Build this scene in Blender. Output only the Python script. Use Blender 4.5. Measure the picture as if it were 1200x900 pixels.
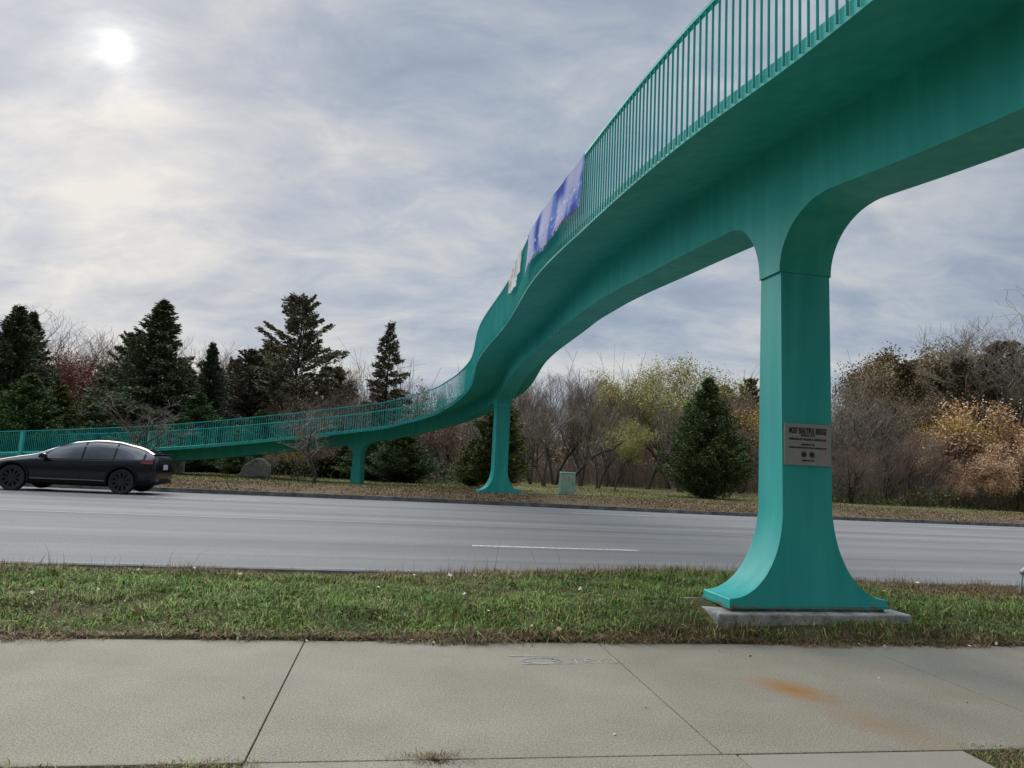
import bpy, bmesh, math, random
import numpy as np
from mathutils import Vector, Matrix

for o in list(bpy.data.objects): bpy.data.objects.remove(o, do_unlink=True)
SC = bpy.context.scene
COL = SC.collection
R = math.radians
PI = math.pi

# ------------------------------------------------------------------ camera
EYE = Vector((0, 0, 1.5)); PITCH = R(6.7); ROLL = R(2.73)
fw = Vector((0, math.cos(PITCH), math.sin(PITCH)))
r0 = Vector((1, 0, 0)); u0 = Vector((0, -math.sin(PITCH), math.cos(PITCH)))
rt = math.cos(ROLL) * r0 + math.sin(ROLL) * u0
up = -math.sin(ROLL) * r0 + math.cos(ROLL) * u0
cd = bpy.data.cameras.new('camera'); cam = bpy.data.objects.new('camera', cd); COL.objects.link(cam)
M = Matrix((rt, up, -fw)).transposed().to_4x4(); M.translation = EYE
cam.matrix_world = M
cd.sensor_width = 36; cd.sensor_fit = 'HORIZONTAL'; cd.lens = 36 * 826 / 1200
cd.clip_start = 0.05; cd.clip_end = 6000
SC.camera = cam

# ------------------------------------------------------------------ light
SUN = Vector((-0.469, 0.758, 0.453)).normalized()
SC.view_settings.view_transform = 'Standard'; SC.view_settings.look = 'None'
SC.view_settings.exposure = 0.27; SC.view_settings.gamma = 1.0
SC.view_settings.use_curve_mapping = False
sd = bpy.data.lights.new('sun', 'SUN'); sd.energy = 1.0; sd.angle = R(28); sd.color = (1.0, .93, .82)
so = bpy.data.objects.new('sun', sd); COL.objects.link(so)
so.rotation_euler = SUN.to_track_quat('Z', 'Y').to_euler()

W = bpy.data.worlds.new('World'); SC.world = W; W.use_nodes = True
nt = W.node_tree; nt.nodes.clear()
def N(t, **k):
    n = nt.nodes.new(t)
    for a, b in k.items(): setattr(n, a, b)
    return n
def ln(a, b): nt.links.new(a, b)
def mth(op, a, b=None, c=None, clamp=False):
    n = N('ShaderNodeMath', operation=op); n.use_clamp = clamp
    for i, x in enumerate((a, b, c)):
        if x is None: continue
        if isinstance(x, (int, float)): n.inputs[i].default_value = x
        else: ln(x, n.inputs[i])
    return n.outputs[0]
def ramp(fac, stops):
    n = N('ShaderNodeValToRGB'); cr = n.color_ramp
    while len(cr.elements) < len(stops): cr.elements.new(.5)
    for e, (p, c) in zip(cr.elements, stops):
        e.position = p; e.color = (c, c, c, 1) if isinstance(c, (int, float)) else (*c, 1)
    ln(fac, n.inputs[0]); return n.outputs[0]
def mix(f, a, b, mode='MIX'):
    n = N('ShaderNodeMix', data_type='RGBA', blend_type=mode)
    for s, x in ((0, f), (6, a), (7, b)):
        if isinstance(x, (int, float)): n.inputs[s].default_value = x
        elif isinstance(x, tuple): n.inputs[s].default_value = (*x, 1)
        else: ln(x, n.inputs[s])
    return n.outputs[2]
tc = N('ShaderNodeTexCoord'); D = tc.outputs['Generated']
sx = N('ShaderNodeSeparateXYZ'); ln(D, sx.inputs[0]); DX, DY, DZ = sx.outputs
sky = N('ShaderNodeTexSky', sky_type='NISHITA'); sky.sun_disc = False
sky.sun_elevation = R(26.9); sky.sun_rotation = R(-31.8); sky.air_density = 1.3; sky.dust_density = 2.0
# cloud sheet seen in perspective: direction pushed onto a plane overhead
den = mth('ADD', mth('MAXIMUM', DZ, 0.0), 0.34)
cx = N('ShaderNodeCombineXYZ'); ln(mth('DIVIDE', DX, den), cx.inputs[0]); ln(mth('DIVIDE', DY, den), cx.inputs[1])
mp = N('ShaderNodeMapping'); mp.inputs['Rotation'].default_value = (0, 0, R(28)); mp.inputs['Scale'].default_value = (.85, 1.35, 1)
mp.inputs['Location'].default_value = (.35, 1.15, 0)
ln(cx.outputs[0], mp.inputs[0])
def noise(vec, sc, det=5, rough=.55, dist=0.0):
    n = N('ShaderNodeTexNoise'); n.inputs['Scale'].default_value = sc; n.inputs['Detail'].default_value = det
    n.inputs['Roughness'].default_value = rough; n.inputs['Distortion'].default_value = dist
    ln(vec, n.inputs['Vector']); return n.outputs['Fac']
n1 = noise(mp.outputs[0], 1.05, 7, .56, .35)
n2 = noise(mp.outputs[0], 5.5, 7, .62, .5)
cl = mth('ADD', mth('MULTIPLY', n1, .72), mth('MULTIPLY', n2, .28))
cc = ramp(cl, [(.40, (2.15, 2.7, 3.55)), (.465, (2.75, 3.25, 4.05)), (.525, (3.6, 3.95, 4.5)), (.61, (5.1, 5.15, 5.1))])
# brighter overhead, as a cloudy sky is
zen = ramp(DZ, [(.0, 1.12), (.18, 1.04), (.60, .98), (.76, 3.0), (1.0, 7.8)])
cc = mix(1.0, cc, zen, 'MULTIPLY')
# thin-cloud aureole and veiled disc of the sun
dp = N('ShaderNodeVectorMath', operation='DOT_PRODUCT'); ln(D, dp.inputs[0]); dp.inputs[1].default_value = SUN
dt = mth('MAXIMUM', dp.outputs['Value'], 0.0)
dull = ramp(mth('MULTIPLY_ADD', dp.outputs['Value'], .5, .5), [(.2, .5), (.6, .78), (.76, 1.0), (1., 1.04)])   # the sky away from the sun is duller
cc = mix(1.0, cc, dull, 'MULTIPLY')
dq = N('ShaderNodeVectorMath', operation='DOT_PRODUCT'); ln(D, dq.inputs[0]); dq.inputs[1].default_value = (-.93, -.10, .34)   # unseen bright lobe added left of the view to light left-facing steel
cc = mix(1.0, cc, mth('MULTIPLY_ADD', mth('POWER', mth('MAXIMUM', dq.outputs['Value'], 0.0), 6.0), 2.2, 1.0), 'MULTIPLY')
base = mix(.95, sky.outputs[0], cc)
g1 = mth('MULTIPLY', mth('POWER', dt, 70.0), .12)
g2 = mth('MULTIPLY', mth('POWER', dt, 900.0), mth('MULTIPLY', ramp(n2, [(.38, .25), (.60, 1.0)]), 2.6))
g3 = mth('MULTIPLY', mth('POWER', dt, 9000.0), mth('MULTIPLY', ramp(n2, [(.3, .5), (.62, 1.0)]), 6.0))
gl = mth('ADD', mth('ADD', g1, g2), g3)
gc = N('ShaderNodeCombineColor'); ln(gl, gc.inputs[0]); ln(mth('MULTIPLY', gl, .96), gc.inputs[1]); ln(mth('MULTIPLY', gl, .84), gc.inputs[2])
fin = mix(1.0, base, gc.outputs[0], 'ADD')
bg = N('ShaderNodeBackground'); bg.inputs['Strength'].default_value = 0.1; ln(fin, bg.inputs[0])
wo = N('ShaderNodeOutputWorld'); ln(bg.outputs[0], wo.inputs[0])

# ------------------------------------------------------------------ helpers
rng = np.random.default_rng(7); random.seed(7)
ANG = R(9.1); CA, SA = math.cos(ANG), math.sin(ANG)      # the road runs 9 degrees off the x axis
def UV(u, v, z=0.): return (u * CA - v * SA, u * SA + v * CA, z)
def sstep(a, b, x):
    t = np.clip((np.asarray(x, float) - a) / (b - a), 0, 1); return t * t * (3 - 2 * t)
def kerbv(u): return 24.9 - 1.6 * sstep(0, 14, u)        # far kerb line
NEAR = 9.55
def road_z(v, u=0.): return .19 * sstep(NEAR - .5, 16.5, v) - .05 * sstep(21, 26, v)
def gz(x, y):
    x = np.asarray(x, float); y = np.asarray(y, float)
    u = x * CA + y * SA; v = -x * SA + y * CA; kv = kerbv(u)
    near = .03 + .12 * sstep(6.16, 6.42, v) * np.exp(-((u - 4.0) / 1.9) ** 4) * (1 - .95 * sstep(6.55, 7.3, v)) +   .2 * sstep(6.15, 7.1, v) * (.35 + .65 * np.exp(-((u - 4.0) / 2.6) ** 2)) - .08 * sstep(8.6, 9.4, v)
    far = .27 + .15 * sstep(kv + .3, kv + 2.8, v) + .02 * np.sin(u * .7)
    z = np.where(v < 6.2, -.06, np.where(v < NEAR, near, np.where(v < kv, road_z(v) - .06, far)))
    return z
def tag(o, label=None, cat=None, group=None, kind=None):
    if label: o['label'] = label
    if cat: o['category'] = cat
    if group: o['group'] = group
    if kind: o['kind'] = kind
    return o
def empty(name, loc=(0, 0, 0), rz=0., label=None, cat=None, group=None):
    o = bpy.data.objects.new(name, None); COL.objects.link(o); o.location = loc; o.rotation_euler = (0, 0, rz)
    o.empty_display_size = .2
    return tag(o, label, cat, group)
def mk(name, me, mat=None, parent=None, smooth=False):
    o = bpy.data.objects.new(name, me); COL.objects.link(o)
    if mat is not None:
        for m in (mat if isinstance(mat, (list, tuple)) else [mat]): me.materials.append(m)
    if parent is not None: o.parent = parent
    if smooth: me.polygons.foreach_set('use_smooth', np.ones(len(me.polygons), bool))
    return o
def mesh_np(name, V, F, mi=None):
    V = np.asarray(V, np.float32).reshape(-1, 3); F = np.asarray(F, np.int32); k = F.shape[1]
    me = bpy.data.meshes.new(name); me.vertices.add(len(V)); me.vertices.foreach_set('co', V.ravel())
    me.loops.add(F.size); me.loops.foreach_set('vertex_index', F.ravel())
    me.polygons.add(len(F)); me.polygons.foreach_set('loop_start', np.arange(0, F.size, k, dtype=np.int32))
    me.polygons.foreach_set('loop_total', np.full(len(F), k, np.int32))
    if mi is not None: me.polygons.foreach_set('material_index', np.asarray(mi, np.int32))
    me.update(calc_edges=True); me.validate(); return me
class MB:
    """collects boxes, tubes and lofts into one mesh"""
    def __init__(s): s.v = []; s.f = []; s.m = []
    def add(s, V, F, m=0):
        b = len(s.v); s.v += [tuple(p) for p in V]; s.f += [tuple(b + i for i in f) for f in F]; s.m += [m] * len(F); return s
    def box(s, c, d, rz=0., m=0, top=1.0):
        hx, hy, hz = d[0] / 2, d[1] / 2, d[2] / 2; V = []
        for z, k in ((-hz, 1.), (hz, top)):
            for x, y in ((-hx, -hy), (hx, -hy), (hx, hy), (-hx, hy)):
                x *= k; y *= k
                V.append((c[0] + x * math.cos(rz) - y * math.sin(rz), c[1] + x * math.sin(rz) + y * math.cos(rz), c[2] + z))
        return s.add(V, [(3, 2, 1, 0), (4, 5, 6, 7), (0, 1, 5, 4), (1, 2, 6, 5), (2, 3, 7, 6), (3, 0, 4, 7)], m)
    def tube(s, P, r, n=8, m=0, caps=True):
        P = [Vector(p) for p in P]; rr = r if isinstance(r, (list, tuple)) else [r] * len(P); V = []; F = []
        for i, p in enumerate(P):
            t = (P[min(i + 1, len(P) - 1)] - P[max(i - 1, 0)]).normalized()
            a = t.orthogonal().normalized() if abs(t.z) > .95 else Vector((-t.y, t.x, 0)).normalized(); b = t.cross(a)
            for k in range(n):
                an = 2 * PI * k / n; V.append(p + rr[i] * (math.cos(an) * a + math.sin(an) * b))
        for i in range(len(P) - 1):
            for k in range(n): F.append((i * n + k, i * n + (k + 1) % n, (i + 1) * n + (k + 1) % n, (i + 1) * n + k))
        if caps: F += [tuple(range(n - 1, -1, -1)), tuple((len(P) - 1) * n + k for k in range(n))]
        return s.add(V, F, m)
    def loft(s, rings, m=0, caps=True, closed=True):
        n = len(rings[0]); V = [p for r_ in rings for p in r_]; F = []
        for i in range(len(rings) - 1):
            for k in range(n if closed else n - 1):
                F.append((i * n + k, i * n + (k + 1) % n, (i + 1) * n + (k + 1) % n, (i + 1) * n + k))
        if caps: F += [tuple(range(n - 1, -1, -1)), tuple((len(rings) - 1) * n + k for k in range(n))]
        return s.add(V, F, m)
    def build(s, name, mat, parent=None, smooth=False, bevel=0, seg=2, auto=None):
        me = bpy.data.meshes.new(name); me.from_pydata([tuple(map(float, p)) for p in s.v], [], s.f)
        me.polygons.foreach_set('material_index', s.m)
        bm = bmesh.new(); bm.from_mesh(me); bmesh.ops.recalc_face_normals(bm, faces=bm.faces)
        if bevel: bmesh.ops.bevel(bm, geom=[e for e in bm.edges if len(e.link_faces) == 2 and e.calc_face_angle(0) > .5], offset=bevel, segments=seg, affect='EDGES', profile=.5, clamp_overlap=True)
        bm.to_mesh(me); bm.free(); o = mk(name, me, mat, parent, smooth)
        if auto is not None:
            for p in me.polygons: p.use_smooth = True
            me.set_sharp_from_angle(angle=R(auto))
        return o
def copy_tree(o, loc, rz, sc=1., label=None, cat=None, group=None, szz=None):
    c = o.copy(); COL.objects.link(c); c.location = loc; c.rotation_euler = (0, 0, rz)
    c.scale = (sc, sc, szz or sc) if not isinstance(sc, tuple) else sc
    if label: c['label'] = label
    if cat: c['category'] = cat
    if group: c['group'] = group
    for ch in o.children:
        d = ch.copy(); COL.objects.link(d); d.parent = c
        for g in ch.children:
            e = g.copy(); COL.objects.link(e); e.parent = d
    return c

# ------------------------------------------------------------------ materials
class Mat:
    def __init__(s, name, rough=.6, spec=.5, metal=0.):
        global nt
        s.m = bpy.data.materials.new(name); s.m.use_nodes = True; s.nt = s.m.node_tree; nt = s.nt
        s.b = nt.nodes['Principled BSDF']; s.b.inputs['Roughness'].default_value = rough
        s.b.inputs['Specular IOR Level'].default_value = spec; s.b.inputs['Metallic'].default_value = metal
        s.tc = N('ShaderNodeTexCoord')
    def pos(s, scale=(1, 1, 1), rot=(0, 0, 0), loc=(0, 0, 0), src='Object'):
        m = N('ShaderNodeMapping'); m.inputs['Scale'].default_value = scale; m.inputs['Rotation'].default_value = rot; m.inputs['Location'].default_value = loc
        ln(s.tc.outputs[src], m.inputs[0]); return m.outputs[0]
    def col(s, c):
        if isinstance(c, tuple): s.b.inputs['Base Color'].default_value = (*c, 1)
        else: ln(c, s.b.inputs['Base Color'])
        return s
    def bump(s, h, strength=.3, dist=.02):
        b = N('ShaderNodeBump'); b.inputs['Strength'].default_value = strength; b.inputs['Distance'].default_value = dist
        ln(h, b.inputs['Height']); ln(b.outputs[0], s.b.inputs['Normal']); return s
def simple(name, c, rough=.6, spec=.5, metal=0., var=.12, scale=6.):
    t = Mat(name, rough, spec, metal); n = noise(t.pos(), scale, 4)
    k = ramp(n, [(.3, 1 - var), (.7, 1 + var)])
    t.col(mix(1., c, k, 'MULTIPLY')); return t.m

# painted teal steel: faded, faintly streaked downward, a little rust in the seams
t = Mat('teal_paint', .55, .35)
a = noise(t.pos((5, 5, .4)), 1.2, 4, .5); b = noise(t.pos(), .8, 4, .5); c_ = noise(t.pos((1, 1, .35)), 9, 6, .7)
k = mix(ramp(a, [(.38, 0.), (.66, 1.)]), (.016, .335, .295), (.036, .40, .355))
k = mix(mth('MULTIPLY', ramp(b, [(.4, 0.), (.7, 1.)]), .5), k, (.022, .285, .255))
k = mix(mth('MULTIPLY', ramp(c_, [(.73, 0.), (.8, 1.)]), .5), k, (.10, .14, .08))
t.col(k); ln(ramp(b, [(.3, .5), (.7, .64)]), t.b.inputs['Roughness']); t.bump(noise(t.pos(), 45, 3), .05, .004)
TEAL = t.m
t = Mat('teal_paint_rusty', .6, .4); a = noise(t.pos(), 7, 5, .65)
t.col(mix(ramp(a, [(.5, 0.), (.62, 1.)]), (.03, .28, .23), (.17, .10, .045))); TEALR = t.m
SEAM = simple('seam_dark', (.02, .07, .055), .8)

# concrete of the walk: exposed sand, faint cloudy stains, one rust stain
t = Mat('walk_concrete', .88, .3); P = t.pos()
f = noise(P, 85, 3, .8); g = noise(P, 1.1, 5, .6); h = noise(P, 38, 4, .7); w = noise(P, 230, 2, .7)
k = mix(ramp(g, [(.3, 0.), (.7, 1.)]), (.236, .206, .150), (.305, .268, .198))
k = mix(1., k, ramp(f, [(.34, .55), (.5, 1.), (.66, 1.35)]), 'MULTIPLY')
k = mix(1., k, ramp(w, [(.38, .7), (.62, 1.25)]), 'MULTIPLY')
k = mix(1., k, ramp(h, [(.3, .9), (.7, 1.08)]), 'MULTIPLY')
def blob(P, c, rx, ry, ang, soft=1.):
    mp_ = N('ShaderNodeMapping', vector_type='TEXTURE'); mp_.inputs['Location'].default_value = (c[0], c[1], 0)
    mp_.inputs['Rotation'].default_value = (0, 0, ang); mp_.inputs['Scale'].default_value = (rx, ry, 100); ln(P, mp_.inputs[0])
    l = N('ShaderNodeVectorMath', operation='LENGTH'); ln(mp_.outputs[0], l.inputs[0])
    n = noise(P, 9, 4, .6); return mth('MULTIPLY', ramp(mth('ADD', l.outputs[1], mth('MULTIPLY', mth('SUBTRACT', n, .5), .7)), [(.05, 1.), (.45, .55), (1., 0.)]), soft)
k = mix(mth('MULTIPLY', blob(P, (2.13, 5.30), .42, .24, R(-52), 1.), 1.), k, (.30, .135, .035))
k = mix(mth('MULTIPLY', blob(P, (2.42, 4.62), .75, .32, R(-58), 1.), .5), k, (.26, .155, .07))
k = mix(mth('MULTIPLY', blob(P, (3.5, 5.3), .9, .22, R(-40), 1.), .22), k, (.30, .2, .10))
k = mix(mth('MULTIPLY', blob(P, (-1.2, 5.1), .7, .3, R(10), 1.), .16), k, (.20, .20, .18))
t.col(k); t.bump(mth('ADD', f, mth('MULTIPLY', h, .6)), .5, .004); WALK = t.m
t = Mat('patch_concrete', .85, .3); P = t.pos(); f = noise(P, 90, 3, .7)
t.col(mix(1., mix(noise(P, 2, 4), (.262, .236, .178), (.325, .295, .225)), ramp(f, [(.3, .86), (.7, 1.1)]), 'MULTIPLY')); t.bump(f, .25, .003); PATCH = t.m
t = Mat('footing_concrete', .9, .3); P = t.pos(); f = noise(P, 5, 6, .7); g = noise(P, 60, 4, .7)
k = mix(ramp(f, [(.38, 0.), (.62, 1.)]), (.17, .16, .138), (.40, .39, .35)); t.col(mix(1., k, ramp(g, [(.3, .7), (.7, 1.2)]), 'MULTIPLY')); t.bump(mth('ADD', f, g), .6, .01); FOOT = t.m
t = Mat('kerb_concrete', .9, .3); P = t.pos(); f = noise(P, 3, 6, .7)
t.col(mix(ramp(f, [(.35, 0.), (.7, 1.)]), (.06, .06, .055), (.2, .195, .18))); KERB = t.m
DARK = simple('joint_dirt', (.05, .042, .032), .95, .1)

# road: pale worn concrete-grey, with darker wheel paths along it
t = Mat('road_surface', .8, .25); P = t.pos((1, 1, 1), (0, 0, -ANG))
sp = N('ShaderNodeSeparateXYZ'); ln(P, sp.inputs[0])
lo = N('ShaderNodeCombineXYZ'); ln(mth('MULTIPLY', sp.outputs[0], .02), lo.inputs[0]); ln(sp.outputs[1], lo.inputs[1])
ban = noise(lo.outputs[0], .95, 3, .5); ban2 = noise(lo.outputs[0], 3.2, 3, .6)
sm = noise(P, 55, 4, .8); big = noise(P, .35, 5, .6)
k = mix(ramp(ban, [(.36, 0.), (.62, 1.)]), (.155, .149, .138), (.222, .214, .200))
k = mix(1., k, ramp(ban2, [(.3, .92), (.7, 1.07)]), 'MULTIPLY'); k = mix(1., k, ramp(sm, [(.32, .66), (.68, 1.3)]), 'MULTIPLY')
k = mix(1., k, ramp(big, [(.3, .93), (.7, 1.06)]), 'MULTIPLY')
t.col(k); t.bump(sm, .35, .006); ROAD = t.m
t = Mat('paint_white', .7); P = t.pos(); f = noise(P, 12, 6, .75)
t.col(mix(ramp(f, [(.40, 0.), (.56, 1.)]), (.24, .24, .25), (.66, .66, .64))); WPAINT = t.m
t = Mat('paint_yellow', .7); P = t.pos(); f = noise(P, 6, 6, .75)
t.col(mix(ramp(f, [(.45, 0.), (.7, 1.)]), (.215, .215, .215), (.33, .30, .17))); YPAINT = t.m
CHALK = simple('chalk_paint', (.38, .37, .34), .9, .1, var=.3, scale=60)

def soil(name, cols, sc=1.2):
    t = Mat(name, .95, .1); P = t.pos(); a = noise(P, sc, 5, .65); b = noise(P, 28, 4, .7)
    t.col(mix(1., ramp(a, cols), ramp(b, [(.3, .6), (.7, 1.35)]), 'MULTIPLY')); t.bump(b, .9, .03); return t.m
SOIL = soil('verge_soil', [(.35, (.06, .065, .025)), (.65, (.12, .095, .05))], 2)
FARG = soil('far_lawn', [(.3, (.16, .12, .055)), (.5, (.17, .15, .06)), (.7, (.13, .15, .045))], .35)
LITT = soil('leafy_slope', [(.3, (.115, .07, .04)), (.5, (.17, .115, .065)), (.72, (.22, .165, .10))], 1.6)
def leaf(name, c1, c2, c3=None, rough=.65, trans=.0, big=.5):
    """every leaf or needle spray is an island with its own tint"""
    t = Mat(name, rough, .25); ge = N('ShaderNodeNewGeometry'); oi = N('ShaderNodeObjectInfo')
    st = [(.1, c1), (.6, c2)] + ([(.93, c3)] if c3 else [])
    k = ramp(ge.outputs['Random Per Island'], st)
    n = noise(t.pos(), big, 4, .6); k = mix(1., k, ramp(n, [(.3, .68), (.7, 1.35)]), 'MULTIPLY')
    k = mix(1., k, ramp(oi.outputs['Random'], [(0., .88), (1., 1.14)]), 'MULTIPLY')
    t.col(k)
    if trans: t.b.inputs['Subsurface Weight'].default_value = 0
    return t.m
GRASS = leaf('grass_green', (.062, .115, .02), (.155, .265, .042), (.34, .35, .11), big=1.1)
GRASSD = leaf('grass_dry', (.15, .085, .04), (.27, .18, .09), (.36, .27, .15), big=1.4)
GRASSR = leaf('grass_rust', (.10, .05, .028), (.19, .10, .055), (.24, .16, .09), big=1.4)
NEED_D = leaf('needles_dark', (.038, .056, .027), (.092, .118, .052), (.165, .18, .085))
NEED_O = leaf('needles_olive', (.062, .064, .034), (.14, .128, .068), (.24, .185, .10))
NEED_J = leaf('juniper_green', (.030, .056, .020), (.074, .124, .038), (.16, .20, .06))
NEED_Y = leaf('juniper_yellowing', (.032, .056, .017), (.10, .12, .03), (.24, .23, .055))
NEED_B = leaf('needles_brown', (.065, .05, .026), (.13, .095, .048), (.19, .13, .065))
L_YEL = leaf('leaves_yellow_green', (.26, .23, .05), (.44, .40, .09), (.55, .50, .16))
L_COP = leaf('leaves_copper', (.30, .155, .075), (.53, .34, .185), (.66, .48, .30))
L_GOLD = leaf('leaves_gold', (.28, .17, .04), (.46, .31, .08), (.56, .41, .14))
L_RED = leaf('leaves_red', (.15, .035, .022), (.28, .08, .05), (.34, .14, .08))
L_BRN = leaf('leaves_brown', (.09, .052, .03), (.17, .105, .062), (.25, .165, .10))
LITLEAF = leaf('fallen_leaves', (.22, .11, .045), (.45, .30, .16), (.75, .68, .55), big=3)
BANKLEAF = leaf('bank_leaves', (.13, .075, .04), (.21, .14, .08), (.40, .33, .23), big=2)
t = Mat('bark_grey', .9, .15); n_ = noise(t.pos((6, 6, 1.2)), 3, 5, .7); t.col(mix(n_, (.045, .036, .030), (.135, .115, .098))); BARK = t.m
t = Mat('bark_dark', .9, .15); n_ = noise(t.pos((6, 6, 1.2)), 3, 5, .7); t.col(mix(n_, (.022, .018, .015), (.07, .056, .046))); BARKD = t.m
t = Mat('bark_bleached', .85, .15); n_ = noise(t.pos((5, 5, 2)), 3, 5, .7); t.col(mix(n_, (.17, .155, .135), (.36, .33, .29))); BARKW = t.m
TWIG = leaf('twigs_pinkish', (.135, .095, .066), (.235, .172, .125), (.32, .25, .19))
TWIGG = leaf('twigs_grey', (.12, .09, .064), (.215, .17, .125), (.30, .25, .19))
TWIGR = leaf('twigs_reddish', (.12, .072, .05), (.19, .125, .088), (.26, .18, .13))

# ------------------------------------------------------------------ setting
def sheet(us, vs, zf, name, mat, kind='structure'):
    U_, V_ = np.meshgrid(us, vs); Z_ = zf(U_, V_); X_ = U_ * CA - V_ * SA; Y_ = U_ * SA + V_ * CA
    n, m = U_.shape; V = np.stack([X_, Y_, Z_], -1).reshape(-1, 3)
    i, j = np.meshgrid(np.arange(n - 1), np.arange(m - 1), indexing='ij'); a = i * m + j
    F = np.stack([a, a + 1, a + m + 1, a + m], -1).reshape(-1, 4)
    o = mk(name, mesh_np(name, V, F), mat, smooth=True)
    if kind: o['kind'] = kind
    return o
far_u = np.r_[-2500, -1200, -500, -220, np.arange(-120, 121, 6), 220, 500, 1200, 2500]
far_v = np.r_[-900, -300, -80, -20, np.arange(-8, 3.0, 2.), 6.2, 8, 9.5, 14, 18, 22, 30, 40, 55, 80, 130, 250, 600, 1300, 3200]
sheet(far_u, far_v, lambda u, v: -.12 + 0 * u + .46 * sstep(26, 31, v) + .5 * sstep(80, 600, v), 'ground', FARG)
us = np.arange(-90, 90.1, 1.0)
sheet(us, np.arange(-3, 3.81, .4), lambda u, v: np.full_like(u, -.012) + .006 * np.sin(u * 3 + v * 5), 'dirt_margin', SOIL)
fine = np.arange(-40, 40.1, .25)
sheet(fine, np.linspace(6.17, NEAR - .14, 22), lambda u, v: gz(u * CA - v * SA, u * SA + v * CA), 'verge', SOIL)
# road strip follows the curved far kerb
tt = np.linspace(0, 1, 34)
def strip(us, f0, f1, tt, zf, name, mat, kind='structure'):
    U_, T_ = np.meshgrid(us, tt); V_ = f0(U_) + (f1(U_) - f0(U_)) * T_; Z_ = zf(U_, V_)
    X_ = U_ * CA - V_ * SA; Y_ = U_ * SA + V_ * CA; n, m = U_.shape
    V = np.stack([X_, Y_, Z_], -1).reshape(-1, 3); i, j = np.meshgrid(np.arange(n - 1), np.arange(m - 1), indexing='ij'); a = i * m + j
    o = mk(name, mesh_np(name, V, np.stack([a, a + 1, a + m + 1, a + m], -1).reshape(-1, 4)), mat, smooth=True)
    if kind: o['kind'] = kind
    return o
ul = np.r_[-400, -250, -150, np.arange(-90, 91, 1.5), 150, 250, 400]
cst = lambda c: (lambda u: np.full_like(u, c))
strip(ul, cst(NEAR), lambda u: kerbv(u) + .02, tt, lambda u, v: road_z(v), 'road', ROAD)
def kerb(f, w, z0, z1, name):
    rings = []
    for u in ul:
        v = float(f(u)); rings.append([UV(u, v, z0), UV(u, v + .02, z1), UV(u, v + w, z1), UV(u, v + w, z0)])
    o = MB().loft(rings).build(name, KERB); o['kind'] = 'structure'; return o
kerb(kerbv, .17, .0, .285, 'far_kerb')
kerb(lambda u: NEAR - .16, .155, -.1, .085, 'near_kerb')
strip(np.arange(-90, 90.1, .8), lambda u: kerbv(u) + .165, lambda u: kerbv(u) + 4.2, np.linspace(0, 1, 12), lambda u, v: .268 + .15 * sstep(kerbv(u) + .3, kerbv(u) + 2.8, v) + .012 * np.sin(u * 2.3) * sstep(kerbv(u) + .4, kerbv(u) + 1.5, v), 'leafy_bank', LITT)
strip(np.r_[-200, -120, np.arange(-90, 91, 3), 130, 200], lambda u: kerbv(u) + 4.15, lambda u: kerbv(u) + 60, np.linspace(0, 1, 14), lambda u, v: .418 + .0 * u, 'far_lawn', FARG)
# painted lines
def line(u0_, u1_, v, w, name, mat, dz=.004, fv=None):
    uu = np.arange(u0_, u1_ + .01, min(1., (u1_ - u0_) / 4))
    return strip(uu, lambda u: v + (fv(u) if fv else 0 * u), lambda u: v + w + (fv(u) if fv else 0 * u), np.array([0, 1.]), lambda u, vv: road_z(vv) + dz, name, mat)
for k_ in range(-5, 6):
    u_ = 1.45 + 12.2 * k_; line(u_, u_ + 3.05, 12.55, .11, 'lane_marking', WPAINT)
    line(u_ + 4, u_ + 7.05, 21.2, .11, 'lane_marking', WPAINT)
line(-90, 90, 15.5, .11, 'centre_line', YPAINT, fv=lambda u: -.6 * sstep(3, 14, u))
line(-90, 90, 18.3, .11, 'centre_line', YPAINT, fv=lambda u: -.8 * sstep(3, 14, u))
# the walk: separate panels with open joints
sw = MB()
def panel(u0_, u1_, v0_, v1_, z=0., mb=None, nu=1):
    g_ = .0045; mb = mb or sw
    V = [UV(u0_ + g_, v0_ + g_, z), UV(u1_ - g_, v0_ + g_, z), UV(u1_ - g_, v1_ - g_, z), UV(u0_ + g_, v1_ - g_, z)]
    mb.add(V + [(x, y, z_ - .1) for x, y, z_ in V], [(0, 1, 2, 3), (0, 4, 5, 1), (1, 5, 6, 2), (2, 6, 7, 3), (3, 7, 4, 0)])
for i in range(-14, 16):
    a_ = -.63 + 2.5 * i; panel(a_, a_ + 2.5, 3.8, 6.2)
sw.build('sidewalk', WALK, bevel=.003, seg=1)['kind'] = 'structure'
ap = MB(); panel(-.63, 1.95, 1.4, 3.8, 0., ap); ap.build('walk_apron', WALK, bevel=.006, seg=1)['kind'] = 'structure'
ap = MB(); panel(1.95, 3.35, 1.4, 3.8, -.002, ap); ap.build('walk_patch', PATCH, bevel=.006, seg=1)['kind'] = 'structure'
sheet(np.arange(-38, 39, 2.), np.array([3.75, 6.25]), lambda u, v: -.014 + 0 * u, 'joint_bed', DARK)
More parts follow.
